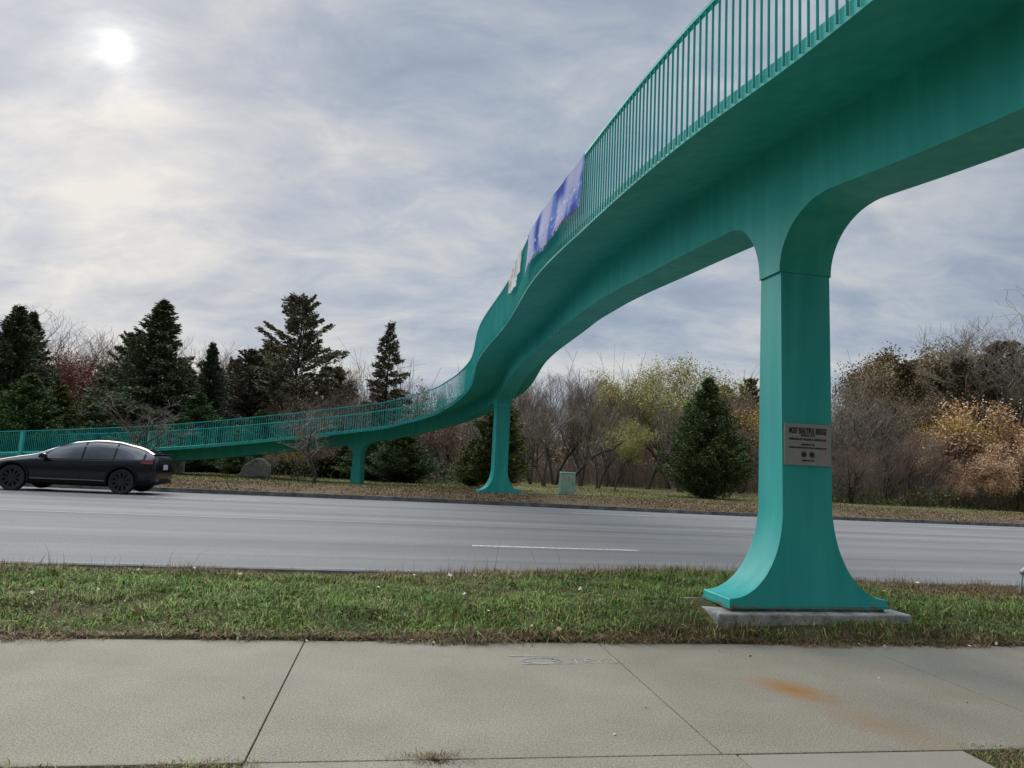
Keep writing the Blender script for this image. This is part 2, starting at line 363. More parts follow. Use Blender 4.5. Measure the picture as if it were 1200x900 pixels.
# crew's spray marks on the walk
def stroke(pts, w, name, mat, mb=None, z=.004):
    mb = mb or MB()
    for (a, b) in zip(pts[:-1], pts[1:]):
        a = Vector(a); b = Vector(b); d = (b - a).normalized(); n = Vector((-d.y, d.x)) * w / 2; d = d * w * .3
        mb.add([(*(a - n - d), z), (*(b - n + d), z), (*(b + n + d), z), (*(a + n - d), z)], [(0, 1, 2, 3)])
    return mb
def up_(u, v): x, y, _ = UV(u, v); return (x, y)
mb = MB(); g0u, g0v = .98, 5.62
def gm(pts, w=.012): stroke([up_(g0u + a, g0v + b) for a, b in pts], w, '', None, mb)
gm([(.02, .13), (.42, .12)]); gm([(.08, -.10), (.50, -.07)])
gm([(.10 + .16 * (1 - math.cos(q)) , .0 + .075 * math.sin(q)) for q in np.linspace(0, 2 * PI, 15)]); gm([(.34, .06), (.40, .03), (.34, -.02)])
gm([(.50, .06), (.58, .06)]); gm([(.54, .06), (.53, -.08)]); gm([(.62, -.0), (.69, .01), (.67, .06), (.62, .05), (.61, -.04), (.67, -.06)])
gm([(.73, .04), (.72, -.05)]); gm([(.73, .03), (.78, .05)]); gm([(.86, .08), (.86, -.04), (.81, -.05)])
mb.build('spray_marking', CHALK); bpy.data.objects['spray_marking']['kind'] = 'structure'

# ------------------------------------------------------------------ footbridge
KN = np.array([[9.3, -16, .5], [7.6, -11, 1.6], [6.2, -6, 2.7], [5.0, -1.4, 3.75], [4.2, 1.6, 4.26], [3.79, 3.39, 4.46], [3.41, 5.36, 4.64], [2.94, 7.35, 4.83], [2.41, 10.31, 5.07],
 [1.78, 14.3, 5.34], [1.2, 19.11, 5.36], [.27, 23.82, 5.07], [-.35, 28.55, 4.47], [-1.86, 30.94, 3.79], [-4.29, 31.95, 3.11], [-6.8, 32.25, 2.62],
 [-10.77, 32.95, 2.05], [-15.75, 33.8, 1.46], [-21.55, 35.2, 1.03], [-27, 36.6, .75], [-33, 38.2, .6]])
DEP = np.array([.6, .7, .75, .76, .76, .75, .72, 0.70, .70, .70, .56, .62, .49, .50, .57, .58, .62, .63, .62, .5, .4])
HW, BW, HR, TC = 1.44, .30, 1.19, .19
def cr_spline(K, m=40):
    P = np.vstack([2 * K[0] - K[1], K, 2 * K[-1] - K[-2]]); o = []; us = []
    for i in range(1, len(P) - 2):
        a, b, c, d = P[i - 1], P[i], P[i + 1], P[i + 2]
        for q in np.arange(m) / m:
            o.append(.5 * (2 * b + (c - a) * q + (2 * a - 5 * b + 4 * c - d) * q * q + (-a + 3 * b - 3 * c + d) * q ** 3)); us.append(i - 1 + q)
    return np.array(o + [K[-1]]), np.array(us + [len(K) - 1.])
CC, CU = cr_spline(KN); SL = np.r_[0, np.cumsum(np.linalg.norm(np.diff(CC[:, :2], axis=0), axis=1))]
CT = np.gradient(CC, axis=0); CT[:, 2] = 0; CT /= np.linalg.norm(CT, axis=1)[:, None]
def at_s(s):
    p = np.array([np.interp(s, SL, CC[:, i]) for i in range(3)]); tx = np.array([np.interp(s, SL, CT[:, 0]), np.interp(s, SL, CT[:, 1]), 0]); tx /= np.linalg.norm(tx)
    return p, tx, np.array([-tx[1], tx[0], 0]), float(np.interp(np.interp(s, SL, CU), np.arange(len(DEP)), DEP))
def s_of_u(u): return float(np.interp(u, CU, SL))
# the girder sits nearer the right edge over the road; the deck is even-sided again on the ramp
def right_side(s):
    u = float(np.interp(s, SL, CU)); k = float(sstep(12.3, 13.7, u)); return .90 + .52 * k, .10 * (1 - k)
SP = [s_of_u(7), s_of_u(12), s_of_u(15)]
# (station, half length, joint height, fillet reach towards the near side, towards the far side)
PIER = [dict(s=SP[0] - .05, h=.185, zj=3.63, ra=.80, rb=.60), dict(s=SP[1], h=.23, zj=3.86, ra=.42, rb=.40), dict(s=SP[2], h=.18, zj=1.72, ra=.55, rb=.6)]
S0, S1 = s_of_u(1), s_of_u(17.1)
def zbot(s):
    p, T, Nn, d = at_s(s); z = p[2] + TC - d
    for q in PIER:
        ds = s - q['s']; rr = q['rb'] if ds > 0 else q['ra']; a = abs(ds) - q['h']
        if a < 0: return q['zj']
        if a < rr:
            k = 1 - a / rr; return z - (z - q['zj']) * (1 - math.sqrt(max(0, 1 - k ** 1.9)))
    return z
st = set(np.arange(S0, S1, .3).round(4)) | {S1}
for q in PIER:
    for e in (-1, 1):
        rr = q['rb'] if e > 0 else q['ra']; st |= {round(q['s'] + e * (q['h'] + rr * (1 - math.cos(a))), 4) for a in np.linspace(0, PI / 2, 18)}
    st |= {round(q['s'] + e * (q['h'] - .001), 4) for e in (-1, 1)}
st = sorted(st)
P0, T0, N0, _ = at_s(SP[0])
BR = empty('footbridge', (0, 0, 0), 0, 'teal steel footbridge curving over the road on three slender piers', 'footbridge')
g = MB(); rings = []
for s in st:
    p, T, Nn, d = at_s(s); zt = p[2] + TC + .02; zb = zbot(s)
    rings.append([(*(p + Nn * BW)[:2], zb), (*(p + Nn * BW)[:2], zt), (*(p - Nn * BW)[:2], zt), (*(p - Nn * BW)[:2], zb)])
g.loft(rings).build('girder', TEAL, BR, bevel=0, auto=35)
# deck: thin plate sloping up to the girder, with a downstand edge
ds_ = np.arange(s_of_u(.6), s_of_u(20), .35); dk = MB(); rings = []
for s in ds_:
    p, T, Nn, d = at_s(s); z = p[2]; x = lambda o, zz: (*(p + Nn * o)[:2], z + zz); wr, zr_ = right_side(s)
    rings.append([x(HW, 0), x(HW, .13), x(HW - .03, .135), x(.3, .235), x(-.3, .235), x(-wr + .03, .135 + zr_), x(-wr, .13 + zr_), x(-wr, zr_), x(-wr + .05, zr_), x(-BW - .002, TC), x(BW + .002, TC), x(HW - .05, 0.)])
dk.loft(rings).build('deck', TEAL, BR, auto=25)
# seam along each web under the deck and splice lines of the girder
# piers
for i, q in enumerate(PIER):
    p, T, Nn, d = at_s(q['s']); zj = q['zj'] - .004; zg = [.27, .45, .36][i]; flare = i < 2
    pr = MB(); rings = []; toe = .085; zs = []
    zf = zg + toe; top = zf + .88
    if flare: lv = [(zg, .86), (zf - .01, .86)] + [(zf + .88 * (1 - math.cos(a)) if 0 else zf + .88 * (a), .275 + .575 * (1 - math.sqrt(1 - (1 - a) ** 2))) for a in np.r_[0, np.linspace(.004, 1, 26) ** 1.6]] + [(2.4, .28), (zj, .28)]
    else: lv = [(zg - .3, .28), (1.2, .28), (zj, .28)]
    lv = sorted(lv)
    for z, w in lv:
        hl = q['h'] + (.05 * (1 - (z - zg) / (zj - zg))) + (.03 if z < top and flare else 0) * (1 - (z - zg) / 1.0)
        c = p.copy(); c[2] = z
        rings.append([tuple(c + sx_ * hl * T + sy_ * w * Nn) for sx_, sy_ in ((-1, -1), (1, -1), (1, 1), (-1, 1))])
    po = pr.loft(rings).build('pier', TEAL, BR, auto=30)
    rz = math.atan2(T[1], T[0])
    sm_ = MB(); sm_.box((p[0], p[1], zj + .002), (q['h'] * 2 + .004, .604, .004), rz)
    sm_.build('seam', SEAM, po)
    if i == 0:
        gr = MB(); gr.box((p[0], p[1], zg - .012), (.50, 1.66, .05), rz).build('grout_pad', FOOT, po, bevel=.006)
        ft = MB(); ft.box((p[0] + T[0] * .04, p[1] + T[1] * .04, .135), (.86, 2.1, .21), rz, top=.985); fo = ft.build('footing', FOOT, po, bevel=.015)
    if i == 1:
        ft = MB(); ft.box((p[0], p[1], .40), (.95, 2.15, .07), rz); ft.build('footing', FOOT, po, bevel=.01)
for s in (SP[0] + 5.2, SP[0] + 13.1, SP[1] + 5.0):
    p, T, Nn, d = at_s(s); zt_ = p[2] + TC - .01; zb_ = zbot(s) - .003
    MB().box((p[0], p[1], (zt_ + zb_) / 2), (.012, BW * 2 + .008, zt_ - zb_), math.atan2(T[1], T[0])).build('weld_seam', TEALR, BR)
p, T, Nn, d = at_s(SP[0] - .05)
MB().box((p[0], p[1], .283), (.56, 1.735, .028), math.atan2(T[1], T[0])).build('base_plate', TEALR, BR)
# railings
def rail(side):
    hw_ = (lambda s: (HW + .008, 0.)) if side > 0 else (lambda s: (-(right_side(s)[0] + .008), right_side(s)[1]))
    top = MB(); pts = []
    for s in np.arange(s_of_u(.8), s_of_u(19.6), .3):
        p, T, Nn, d = at_s(s); pts.append(p)
    rings = []
    for s in np.arange(s_of_u(.8), s_of_u(19.6), .3):
        p, T, Nn, d = at_s(s); c = p + Nn * hw_(s)[0]; z = p[2] + HR + hw_(s)[1]
        rings.append([(*(c + Nn * a)[:2], z + b) for a, b in ((.028, 0), (-.028, 0), (-.028, -.035), (.028, -.035))])
    top.loft(rings)
    for s in (s_of_u(.8), s_of_u(19.5)):          # end posts
        p, T, Nn, d = at_s(s); c = p + Nn * (hw_(s)[0] - side * .045); top.box((c[0], c[1], p[2] + (HR + .12) / 2 - .0), (.05, .04, HR - .17), math.atan2(T[1], T[0]))
    ro = top.build('railing', TEAL, BR, auto=30)
    ss = np.arange(s_of_u(.9), s_of_u(19.5), .112); shows = []
    for s in ss:
        p, T, Nn, d = at_s(s); c = p + Nn * hw_(s)[0]
        dist = math.hypot(c[0], c[1]); vis = c[1] > 3.6
        shows.append((dist if vis else 1e3, s))
    near = {s for _, s in sorted(shows)[:100]}; rest = MB()
    z0, z1 = .02, HR - .037
    proto = MB().box((0, 0, (z0 + z1) / 2), (.008, .024, z1 - z0)).build('picket', TEAL, ro, bevel=.002, seg=1)
    first = True
    for s in ss:
        p, T, Nn, d = at_s(s); c = p + Nn * (hw_(s)[0] + side * .009); c[2] = p[2] + hw_(s)[1]; rz = math.atan2(T[1], T[0])
        if s in near:
            o = proto if first else proto.copy()
            if not first: COL.objects.link(o); o.parent = ro
            first = False; o.location = (c[0], c[1], c[2]); o.rotation_euler = (0, 0, rz)
        else: rest.box((c[0], c[1], c[2] + (z0 + z1) / 2), (.008, .024, z1 - z0), rz)
    r_ = rest.build('pickets', TEAL, ro); r_['kind'] = 'stuff'
    return ro
RL = rail(1); rail(-1)
# newel where the ramp railing starts and its concrete base
p, T, Nn, d = at_s(s_of_u(18.27)); c = p + Nn * (HW + .07)
MB().box((c[0], c[1], p[2] + .52), (.19, .12, 1.2), math.atan2(T[1], T[0])).build('end_post', TEAL, BR, bevel=.01)
ab = MB(); rings = []
for s in np.arange(s_of_u(17.1), s_of_u(20), .6):
    p, T, Nn, d = at_s(s); z = p[2] - .012
    rings.append([(*(p + Nn * a)[:2], zz) for a, zz in ((1.38, .2), (1.38, z), (-1.38, z), (-1.38, .2))])
ab.loft(rings).build('abutment', FOOT, BR, auto=30)
# plaque and its lettering on the near pier's end face
q = PIER[0]; p, T, Nn, d = at_s(q['s']); zc = 1.86; hl = q['h'] + .05 * (1 - (zc - .27) / (3.63 - .27))
PM = Matrix((Vector(-Nn), Vector((0, 0, 1)), Vector(-T))).transposed().to_4x4()
PM.translation = Vector((p[0] - T[0] * (hl + .007), p[1] - T[1] * (hl + .007), zc))
pq = MB().box((0, 0, 0), (.525, .415, .012)).build('plaque', None, BR, bevel=.003)
t = Mat('bronze_grey', .55, .5, .35); n_ = noise(t.pos(), 14, 5, .7); t.col(mix(n_, (.27, .25, .23), (.37, .345, .315))); pq.data.materials.clear(); pq.data.materials.append(t.m)
pq.matrix_local = PM
lines = [('MOST BEAUTIFUL BRIDGE', .047, .135, .42), ('SPECIAL TYPE', .022, .090, .15), ('DESIGNED BY WILLIAM S. GORDON, JR.', .022, .052, .42), ('AWARDED BY THE', .018, .000, .16),
         ('AMERICAN INSTITUTE OF STEEL CONSTRUCTION', .018, -.032, .42), ('PRESENTED 1968', .014, -.158, .14)]
LB = MB(); SEALS = []
for txt, size, yy, wd in lines:
    cu = bpy.data.curves.new('txt', 'FONT'); cu.body = txt; cu.size = size; cu.align_x = 'CENTER'; cu.align_y = 'CENTER'; cu.extrude = .0008; cu.offset = .0013 if size > .03 else .0007
    to = bpy.data.objects.new('txt', cu); COL.objects.link(to); bpy.context.view_layer.update()
    me = to.evaluated_get(bpy.context.evaluated_depsgraph_get()).to_mesh()
    vs = [v.co.copy() for v in me.vertices]; xs = [v.x for v in vs]; kx = wd / (max(xs) - min(xs)); ky = 1.75 if size > .03 else 1.25
    LB.add([(v.x * kx, v.y * ky + yy, v.z) for v in vs], [tuple(f.vertices) for f in me.polygons])
    bpy.data.objects.remove(to, do_unlink=True); bpy.data.curves.remove(cu)
for cx_ in (-.045, .045):
    ring = [(cx_ + .031 * math.cos(a), -.098 + .031 * math.sin(a)) for a in np.linspace(0, 2 * PI, 24, endpoint=False)]
    ins = [(cx_ + .026 * math.cos(a), -.098 + .026 * math.sin(a)) for a in np.linspace(0, 2 * PI, 24, endpoint=False)]
    LL = LB; LB = MB(); SEALS.append(LB)
    LB.add([(*r_, .001) for r_ in ring] + [(*r_, .001) for r_ in ins], [(k, (k + 1) % 24, 24 + (k + 1) % 24, 24 + k) for k in range(24)])
    LB.add([(cx_ + .022 * math.cos(a), -.098 + .022 * math.sin(a), .001) for a in np.linspace(0, 2 * PI, 20, endpoint=False)], [tuple(range(20))]); LB = LL
me = bpy.data.meshes.new('lettering'); me.from_pydata(LB.v, [], LB.f); lo_ = mk('lettering', me, simple('letter_black', (.012, .012, .012), .6), pq); lo_.location = (0, 0, .0078)
for q_ in SEALS: q_.build('seal_emblem', lo_.data.materials[0], pq).location = (0, 0, .0078)

# banners tied to the outside of the railing
def banner(name, sa, sb, ztop, zbf, mat, label, seed, cat='banner', nz=26, nu=110, amp=.022):
    rs = np.random.default_rng(seed); ph = rs.uniform(0, 6, 6); fr = 0
    V = []; 
    for j in range(nz):
        for i in range(nu):
            a = i / (nu - 1); b = j / (nz - 1); s = sa + (sb - sa) * a; p, T, Nn, d = at_s(s)
            zb_ = zbf(a); z = ztop - .03 * abs(math.sin(a * PI * 4.5)) + (zb_ - ztop) * b
            o = HW + .085 + amp * b ** .6 * (.5 * math.sin(a * 17 + ph[0] + b) + .35 * math.sin(a * 41 + ph[1]) + .25 * math.sin(b * 7 + a * 9 + ph[2])) + .03 * b
            q = p + Nn * o; V.append((q[0] + T[0] * .04 * math.sin(b * 5 + ph[3]), q[1], p[2] + z))
    F = [(j * nu + i, j * nu + i + 1, (j + 1) * nu + i + 1, (j + 1) * nu + i) for j in range(nz - 1) for i in range(nu - 1)]
    me = mesh_np(name, V, F); o = mk(name, me, mat, smooth=True)
    uvl = me.uv_layers.new(name='UVMap'); li = np.empty(len(me.loops), np.int32); me.loops.foreach_get('vertex_index', li)
    uvl.data.foreach_set('uv', np.stack([(li % nu) / (nu - 1), 1 - (li // nu) / (nz - 1)], -1).astype(np.float32).ravel())
    return tag(o, label, cat)
t = Mat('banner_print', .9, .1); P = t.pos((1, 1, 1), src='UV'); s_ = N('ShaderNodeSeparateXYZ'); ln(P, s_.inputs[0]); bu, bv = s_.outputs[0], s_.outputs[1]
tw = N('ShaderNodeMapping'); tw.inputs['Scale'].default_value = (2.6, .5, 1); tw.inputs['Rotation'].default_value = (0, 0, .35); ln(t.tc.outputs['UV'], tw.inputs[0])
a = noise(tw.outputs[0], 1.7, 2, .4, .3)
k = ramp(a, [(.36, (.035, .04, .26)), (.43, (.10, .20, .48)), (.49, (.33, .33, .50)), (.66, (.44, .43, .56))])
fd = N('ShaderNodeMapping'); fd.inputs['Scale'].default_value = (26, 5, 1); ln(t.tc.outputs['UV'], fd.inputs[0]); tx_ = noise(fd.outputs[0], 1.3, 5, .8)
band = mth('MULTIPLY', mth('MULTIPLY', mth('GREATER_THAN', bv, .40), mth('LESS_THAN', bv, .52)), mth('GREATER_THAN', tx_, .55))
band2 = mth('MULTIPLY', mth('MULTIPLY', mth('GREATER_THAN', bv, .24), mth('LESS_THAN', bv, .31)), mth('MULTIPLY', mth('GREATER_THAN', tx_, .57), mth('LESS_THAN', bu, .6)))
k = mix(mth('MULTIPLY', mth('MAXIMUM', band, band2), .6), k, (.72, .72, .78))
k = mix(mth('MULTIPLY', mth('LESS_THAN', bv, .085), mth('GREATER_THAN', tx_, .48)), k, (.03, .03, .05))
t.col(k); BAN = t.m
def s_at_px(px):      # left rail station seen at a photo column (for sizing the banners)
    best = None
    for s in np.arange(SP[0], SP[1], .05):
        p, T, Nn, d = at_s(s); q = Vector(p + Nn * HW + np.array([0, 0, .6])) - EYE; x = 600 + 826 * q.dot(rt) / q.dot(fw)
        if best is None or abs(x - px) < best[0]: best = (abs(x - px), s)
    return best[1]
sa, sb = s_at_px(690), s_at_px(622)
banner('vinyl_banner', sa, sb, HR - .06, lambda a: .30 + .04 * math.sin(a * 9) - .10 * sstep(.85, 1., a), BAN, 'long crumpled blue and lavender banner hanging on the bridge railing', 3)
t = Mat('banner_white', .9, .1); n_ = noise(t.pos(), 2.3, 4, .6); t.col(ramp(n_, [(.38, (.36, .14, .11)), (.45, (.5, .47, .45)), (.7, (.66, .65, .65))])); BANW = t.m
sa2, sb2 = s_at_px(614), s_at_px(600)
banner('torn_banner', sa2, sb2, HR - .04, lambda a: .42 + .40 * abs(a - .45), BANW, 'small torn white banner on the railing beyond the blue one', 5, amp=.04, nu=40)

# ------------------------------------------------------------------ car
PAINT = Mat('car_paint', .16, .45); PAINT.col((.005, .005, .009)); PAINT.b.inputs['Coat Weight'].default_value = .15; PAINT.b.inputs['Coat Roughness'].default_value = .08; PAINT = PAINT.m
GLASS = Mat('car_glass', .06, .55); GLASS.col((.012, .016, .02)); GLASS = GLASS.m
CLAD = simple('car_cladding', (.006, .006, .007), .6, .2); TYRE = simple('tyre_rubber', (.016, .016, .017), .85); RIM = simple('rim_black', (.03, .03, .033), .35, .5, .4)
TRIM = simple('chrome_dark', (.25, .25, .27), .25, .5, .9)
t = Mat('tail_lens', .25); t.col((.28, .03, .05)); TAIL = t.m
t = Mat('head_lens', .15); t.col((.6, .65, .7)); t.b.inputs['Emission Color'].default_value = (.75, .85, 1, 1); t.b.inputs['Emission Strength'].default_value = 1.6; HEAD = t.m
PLATE = simple('plate_white', (.5, .5, .5), .5)
CAR = empty('car', (0, 0, 0), 0, 'black crossover car with tinted windows driving on the far lane', 'car')
# profile tables against the distance back from the nose
dd = [0, .04, .15, .4, .9, 1.25, 1.45, 1.9, 2.4, 2.9, 3.2, 3.6, 4.1, 4.5, 4.78, 4.88, 4.95, 5.0]
topz = [.58, .68, .76, .86, .97, 1.035, 1.08, 1.30, 1.455, 1.52, 1.525, 1.50, 1.385, 1.255, 1.17, 1.15, 1.03, .80]
bot = [.34, .27, .22, .20, .20, .20, .20, .20, .20, .20, .20, .20, .21, .24, .28, .31, .36, .44]
hwm = [.52, .66, .80, .92, .97, .98, .985, .99, .99, .99, .99, .99, .98, .95, .90, .87, .84, .80]
belt = [.50, .60, .68, .78, .86, .90, .925, .93, .94, .95, .955, .965, .985, 1.005, 1.02, 1.0, .93, .74]
def ip(tab, x): return float(np.interp(x, dd, tab))
def sec(x):
    zt, zb, w, zl = ip(topz, x), ip(bot, x), ip(hwm, x), ip(belt, x)
    cab = sstep(1.3, 2.1, x) * (1 - sstep(4.2, 4.9, x)); hr_ = w * (.80 - .16 * cab)
    half = [(0, zb), (w * .80, zb), (w * .93, zb + .05), (w * .985, zb + .17), (w * .99, (zb + zl) * .5), (w, zl - .13), (w * .975, zl - .03), (w * .955, zl),
            (w * .955 + (hr_ - w * .955) * .33, zl + (zt - zl) * .36), (w * .955 + (hr_ - w * .955) * .72, zl + (zt - zl) * .72), (hr_ * .93, zl + (zt - zl) * .90), (hr_ * .78, zl + (zt - zl) * .975), (hr_ * .4, zt), (0, zt)]
    return half
xs = np.unique(np.r_[np.linspace(0, .2, 6), np.linspace(.2, 4.7, 46), np.linspace(4.7, 5.0, 8)])
rings = []
for x in xs:
    h_ = sec(x); ring = [(x, -y, z) for y, z in h_] + [(x, y, z) for y, z in h_[-2:0:-1]]; rings.append(ring)
bb = MB().loft(rings); body = bb.build('body', [PAINT, CLAD], CAR, smooth=True)
AX = (.93, 3.90); WR = .36
cutters = []
for ax in AX:
    for sd_ in (-1, 1):
        cm = MB().tube([(ax, sd_ * .62, WR + .01), (ax, sd_ * 1.2, WR + .01)], WR + .055, 40).build('cut', None); cutters.append(cm)
for c_o in cutters:
    md = body.modifiers.new('b', 'BOOLEAN'); md.operation = 'DIFFERENCE'; md.solver = 'EXACT'; md.object = c_o
bpy.context.view_layer.update()
nm = bpy.data.meshes.new_from_object(body.evaluated_get(bpy.context.evaluated_depsgraph_get()))
body.modifiers.clear(); body.data = nm; nm.materials.clear(); nm.materials.append(PAINT); nm.materials.append(CLAD)
for p_ in nm.polygons:
    p_.material_index = 1 if p_.center.z < .40 or (abs(p_.center.y) < .70 and p_.center.z < .8 and any(abs(p_.center.x - a) < .45 for a in AX)) else 0
    p_.use_smooth = True
nm.set_sharp_from_angle(angle=R(38))
for c_o in cutters: bpy.data.objects.remove(c_o, do_unlink=True)
for ax in AX:                       # wheels and arch lips
    for sd_ in (-1, 1):
        ar = MB(); rg = []
        for a in np.linspace(R(-12), R(192), 26):
            ca, sa_ = math.cos(a), math.sin(a); rr = WR + .05
            rg.append([(ax + rr * ca, sd_ * .93, WR + .01 + rr * sa_), (ax + rr * ca, sd_ * 1.0, WR + .01 + rr * sa_), (ax + (rr + .055) * ca, sd_ * 1.0, WR + .01 + (rr + .055) * sa_), (ax + (rr + .06) * ca, sd_ * .93, WR + .01 + (rr + .06) * sa_)])
        ar.loft(rg).build('arch_trim', CLAD, CAR, auto=40)
        ty = MB(); prof = [(.10, .255), (.12, .30), (.118, .345), (.09, WR), (-.09, WR), (-.118, .345), (-.12, .30), (-.10, .255)]; rg = []
        for k in range(40):
            a = 2 * PI * k / 40; rg.append([(ax + r_ * math.cos(a), sd_ * .865 + y_, WR + r_ * math.sin(a)) for y_, r_ in prof])
        rg.append(rg[0]); wh = ty.loft(rg, caps=False).build('wheel', TYRE, CAR, auto=40)
        rm = MB(); o_ = sd_ * .865
        rm.tube([(ax, o_ - sd_ * .03, WR), (ax, o_ + sd_ * .02, WR)], .252, 36)
        rm.tube([(ax, o_ + sd_ * .02, WR), (ax, o_ + sd_ * .095, WR)], [.075, .06], 20)
        for k in range(10):
            a = 2 * PI * k / 10; w_ = .2
            rm.add([(ax + r_ * math.cos(a + da), o_ + sd_ * yy, WR + r_ * math.sin(a + da)) for r_, da, yy in ((.05, -.5, .085), (.05, .5, .085), (.245, .10, .10), (.245, -.13, .10), (.05, -.5, .03), (.05, .5, .03), (.245, .10, .03), (.245, -.13, .03))],
                   [(0, 1, 2, 3), (7, 6, 5, 4), (0, 4, 5, 1), (1, 5, 6, 2), (2, 6, 7, 3), (3, 7, 4, 0)])
        rg = []
        for k in range(41):
            a = 2 * PI * k / 40; rg.append([(ax + r_ * math.cos(a), o_ + sd_ * y_, WR + r_ * math.sin(a)) for y_, r_ in ((.02, .257), (.102, .257), (.102, .24), (.02, .24))])
        rm.loft(rg, caps=False); rm.build('rim', RIM, wh)
def side_patch(x0, x1, zf0, zf1, off, nx=30, nzz=5, sd_=-1):
    V = []; 
    for i in range(nx + 1):
        x = x0 + (x1 - x0) * i / nx; h_ = sec(x)[3:13]; zz = [z for y, z in h_]; yy = [y for y, z in h_]
        za, zb_ = zf0(x), zf1(x)
        for j in range(nzz + 1):
            z = za + (zb_ - za) * j / nzz; V.append((x, sd_ * (float(np.interp(z, zz, yy)) + off), z))
    return V, [(i * (nzz + 1) + j, (i + 1) * (nzz + 1) + j, (i + 1) * (nzz + 1) + j + 1, i * (nzz + 1) + j + 1) for i in range(nx) for j in range(nzz)]
wt = lambda x: ip(belt, x) + (ip(topz, x) - ip(belt, x)) * .87
wb_ = lambda x: ip(belt, x) + .015
for sd_ in (-1, 1):
    ms = MB(); ms.add(*side_patch(1.62, 4.55, lambda x: wb_(x) - .018, lambda x: min(wt(x) + .018, wb_(x) + .03 + max(0, (x - 1.6) * 1.0)), .004, 50, 6, sd_)); ms.build('window_surround', CLAD, CAR, smooth=True)
    for a, b in ((1.68, 2.72), (2.78, 3.60), (3.65, 4.46)):
        w_ = MB(); w_.add(*side_patch(a, b, wb_, lambda x: min(wt(x), wb_(x) + .02 + max(0, (x - 1.66) * .95)), .009, 24, 6, sd_)); w_.build('side_window', GLASS, CAR, smooth=True)
    ch = MB()
    rg = [[(x, sd_ * (float(np.interp(wt(x) + .02, [z for y, z in sec(x)[7:12]], [y for y, z in sec(x)[7:12]])) + e), wt(x) + .02 + f_) for e, f_ in ((.004, -.009), (.014, -.009), (.014, .009), (.004, .009))] for x in np.linspace(1.8, 4.55, 36)]
    ch.loft(rg).build('window_trim', TRIM, CAR)
    for x in (1.52, 2.74, 3.62):       # door gaps
        dl = MB(); h_ = [(y, z) for y, z in sec(x)[2:8] if z > .30]
        dl.loft([[(x - .006, sd_ * (y + .002), z), (x + .006, sd_ * (y + .002), z), (x + .006, sd_ * (y - .02), z), (x - .006, sd_ * (y - .02), z)] for y, z in h_]).build('door_gap', CLAD, CAR)
    for x in (2.5, 3.25):
        MB().box((x, sd_ * .995, .80), (.19, .012, .028)).build('door_handle', PAINT, CAR, bevel=.004)
    mr = MB(); mr.loft([[(1.76 + dx, sd_ * (1.0 + k), 1.0 + z) for dx, z in ((-.09, -.05), (.08, -.06), (.09, .04), (.02, .085), (-.07, .05))] for k in (.0, .06, .14, .185)]); mr.box((1.78, sd_ * .965, .955), (.10, .10, .03)); mr.build('mirror', PAINT, CAR, bevel=.012, auto=50)
    st_ = MB(); st_.add(*side_patch(1.4, 3.5, lambda x: .36, lambda x: .385, .006, 20, 1, sd_)); st_.build('sill_trim', TRIM, CAR)
    tl = MB(); V, F = side_patch(4.42, 4.86, lambda x: .90 - .02 * (x - 4.4), lambda x: .955 + .05 * (x - 4.4), .006, 10, 2, sd_); tl.add(V, F)
    tl.box((4.93, sd_ * .66, .92), (.03, .36, .07)); tl.build('tail_light', TAIL, CAR, smooth=False)
    hl_ = MB(); V, F = side_patch(.10, .42, lambda x: ip(belt, x) - .11, lambda x: ip(belt, x) - .03, .006, 8, 2, sd_); hl_.add(V, F); hl_.build('headlight', HEAD, CAR, smooth=True)
ws = MB(); V = []
def topstrip(x0, x1, mat, name, lim):
    V = []; n_ = 14
    for i in range(n_ + 1):
        x = x0 + (x1 - x0) * i / n_; h_ = sec(x)[9:14]
        pts = [(-y, z) for y, z in h_] + [(y, z) for y, z in h_[-2::-1]]
        V.append([(x, y * lim, z + .005) for y, z in pts])
    m_ = MB().loft(V, caps=False, closed=False); return m_.build(name, mat, CAR, smooth=True)
topstrip(1.40, 2.15, GLASS, 'windscreen', .97); topstrip(4.0, 4.72, GLASS, 'rear_window', .93)
sp_ = MB(); sp_.loft([[(x, y, ip(topz, 4.8) + z) for x, z in ((4.74, .0), (4.93, .035), (4.95, .01), (4.78, -.03))] for y in np.linspace(-.68, .68, 9)]); sp_.build('spoiler', CLAD, CAR, bevel=.004)
MB().box((5.0, 0, .80), (.012, .40, .15)).build('number_plate', PLATE, CAR, bevel=.003)
MB().box((4.965, 0, .93), (.03, 1.0, .02)).build('light_bar', TRIM, CAR)
df = MB(); df.loft([[(4.93 + .03 * math.cos(y * 1.4), y, z) for z in (.30, .46)] + [(5.02 - .12 * abs(y) ** 2, y, z) for z in (.46, .33)] for y in np.linspace(-.78, .78, 11)]); df.build('rear_diffuser', CLAD, CAR, bevel=.004)
for ch_ in list(CAR.children):          # short rear overhang
    for o_ in [ch_] + list(ch_.children):
        for v_ in o_.data.vertices:
            if v_.co.x > 4.3: v_.co.x = 4.3 + (v_.co.x - 4.3) * .72
# place: rear wheel on the road at about (-11.05, 20.4), heading left along the road
wx, wy = -11.05, 20.42
CAR.scale = (.965, 1, 1); CAR.rotation_euler = (0, 0, ANG)
ox, oy = 3.90 * .965, -.98
CAR.location = (wx - (ox * CA - oy * SA), wy - (ox * SA + oy * CA), float(road_z(21.8)))

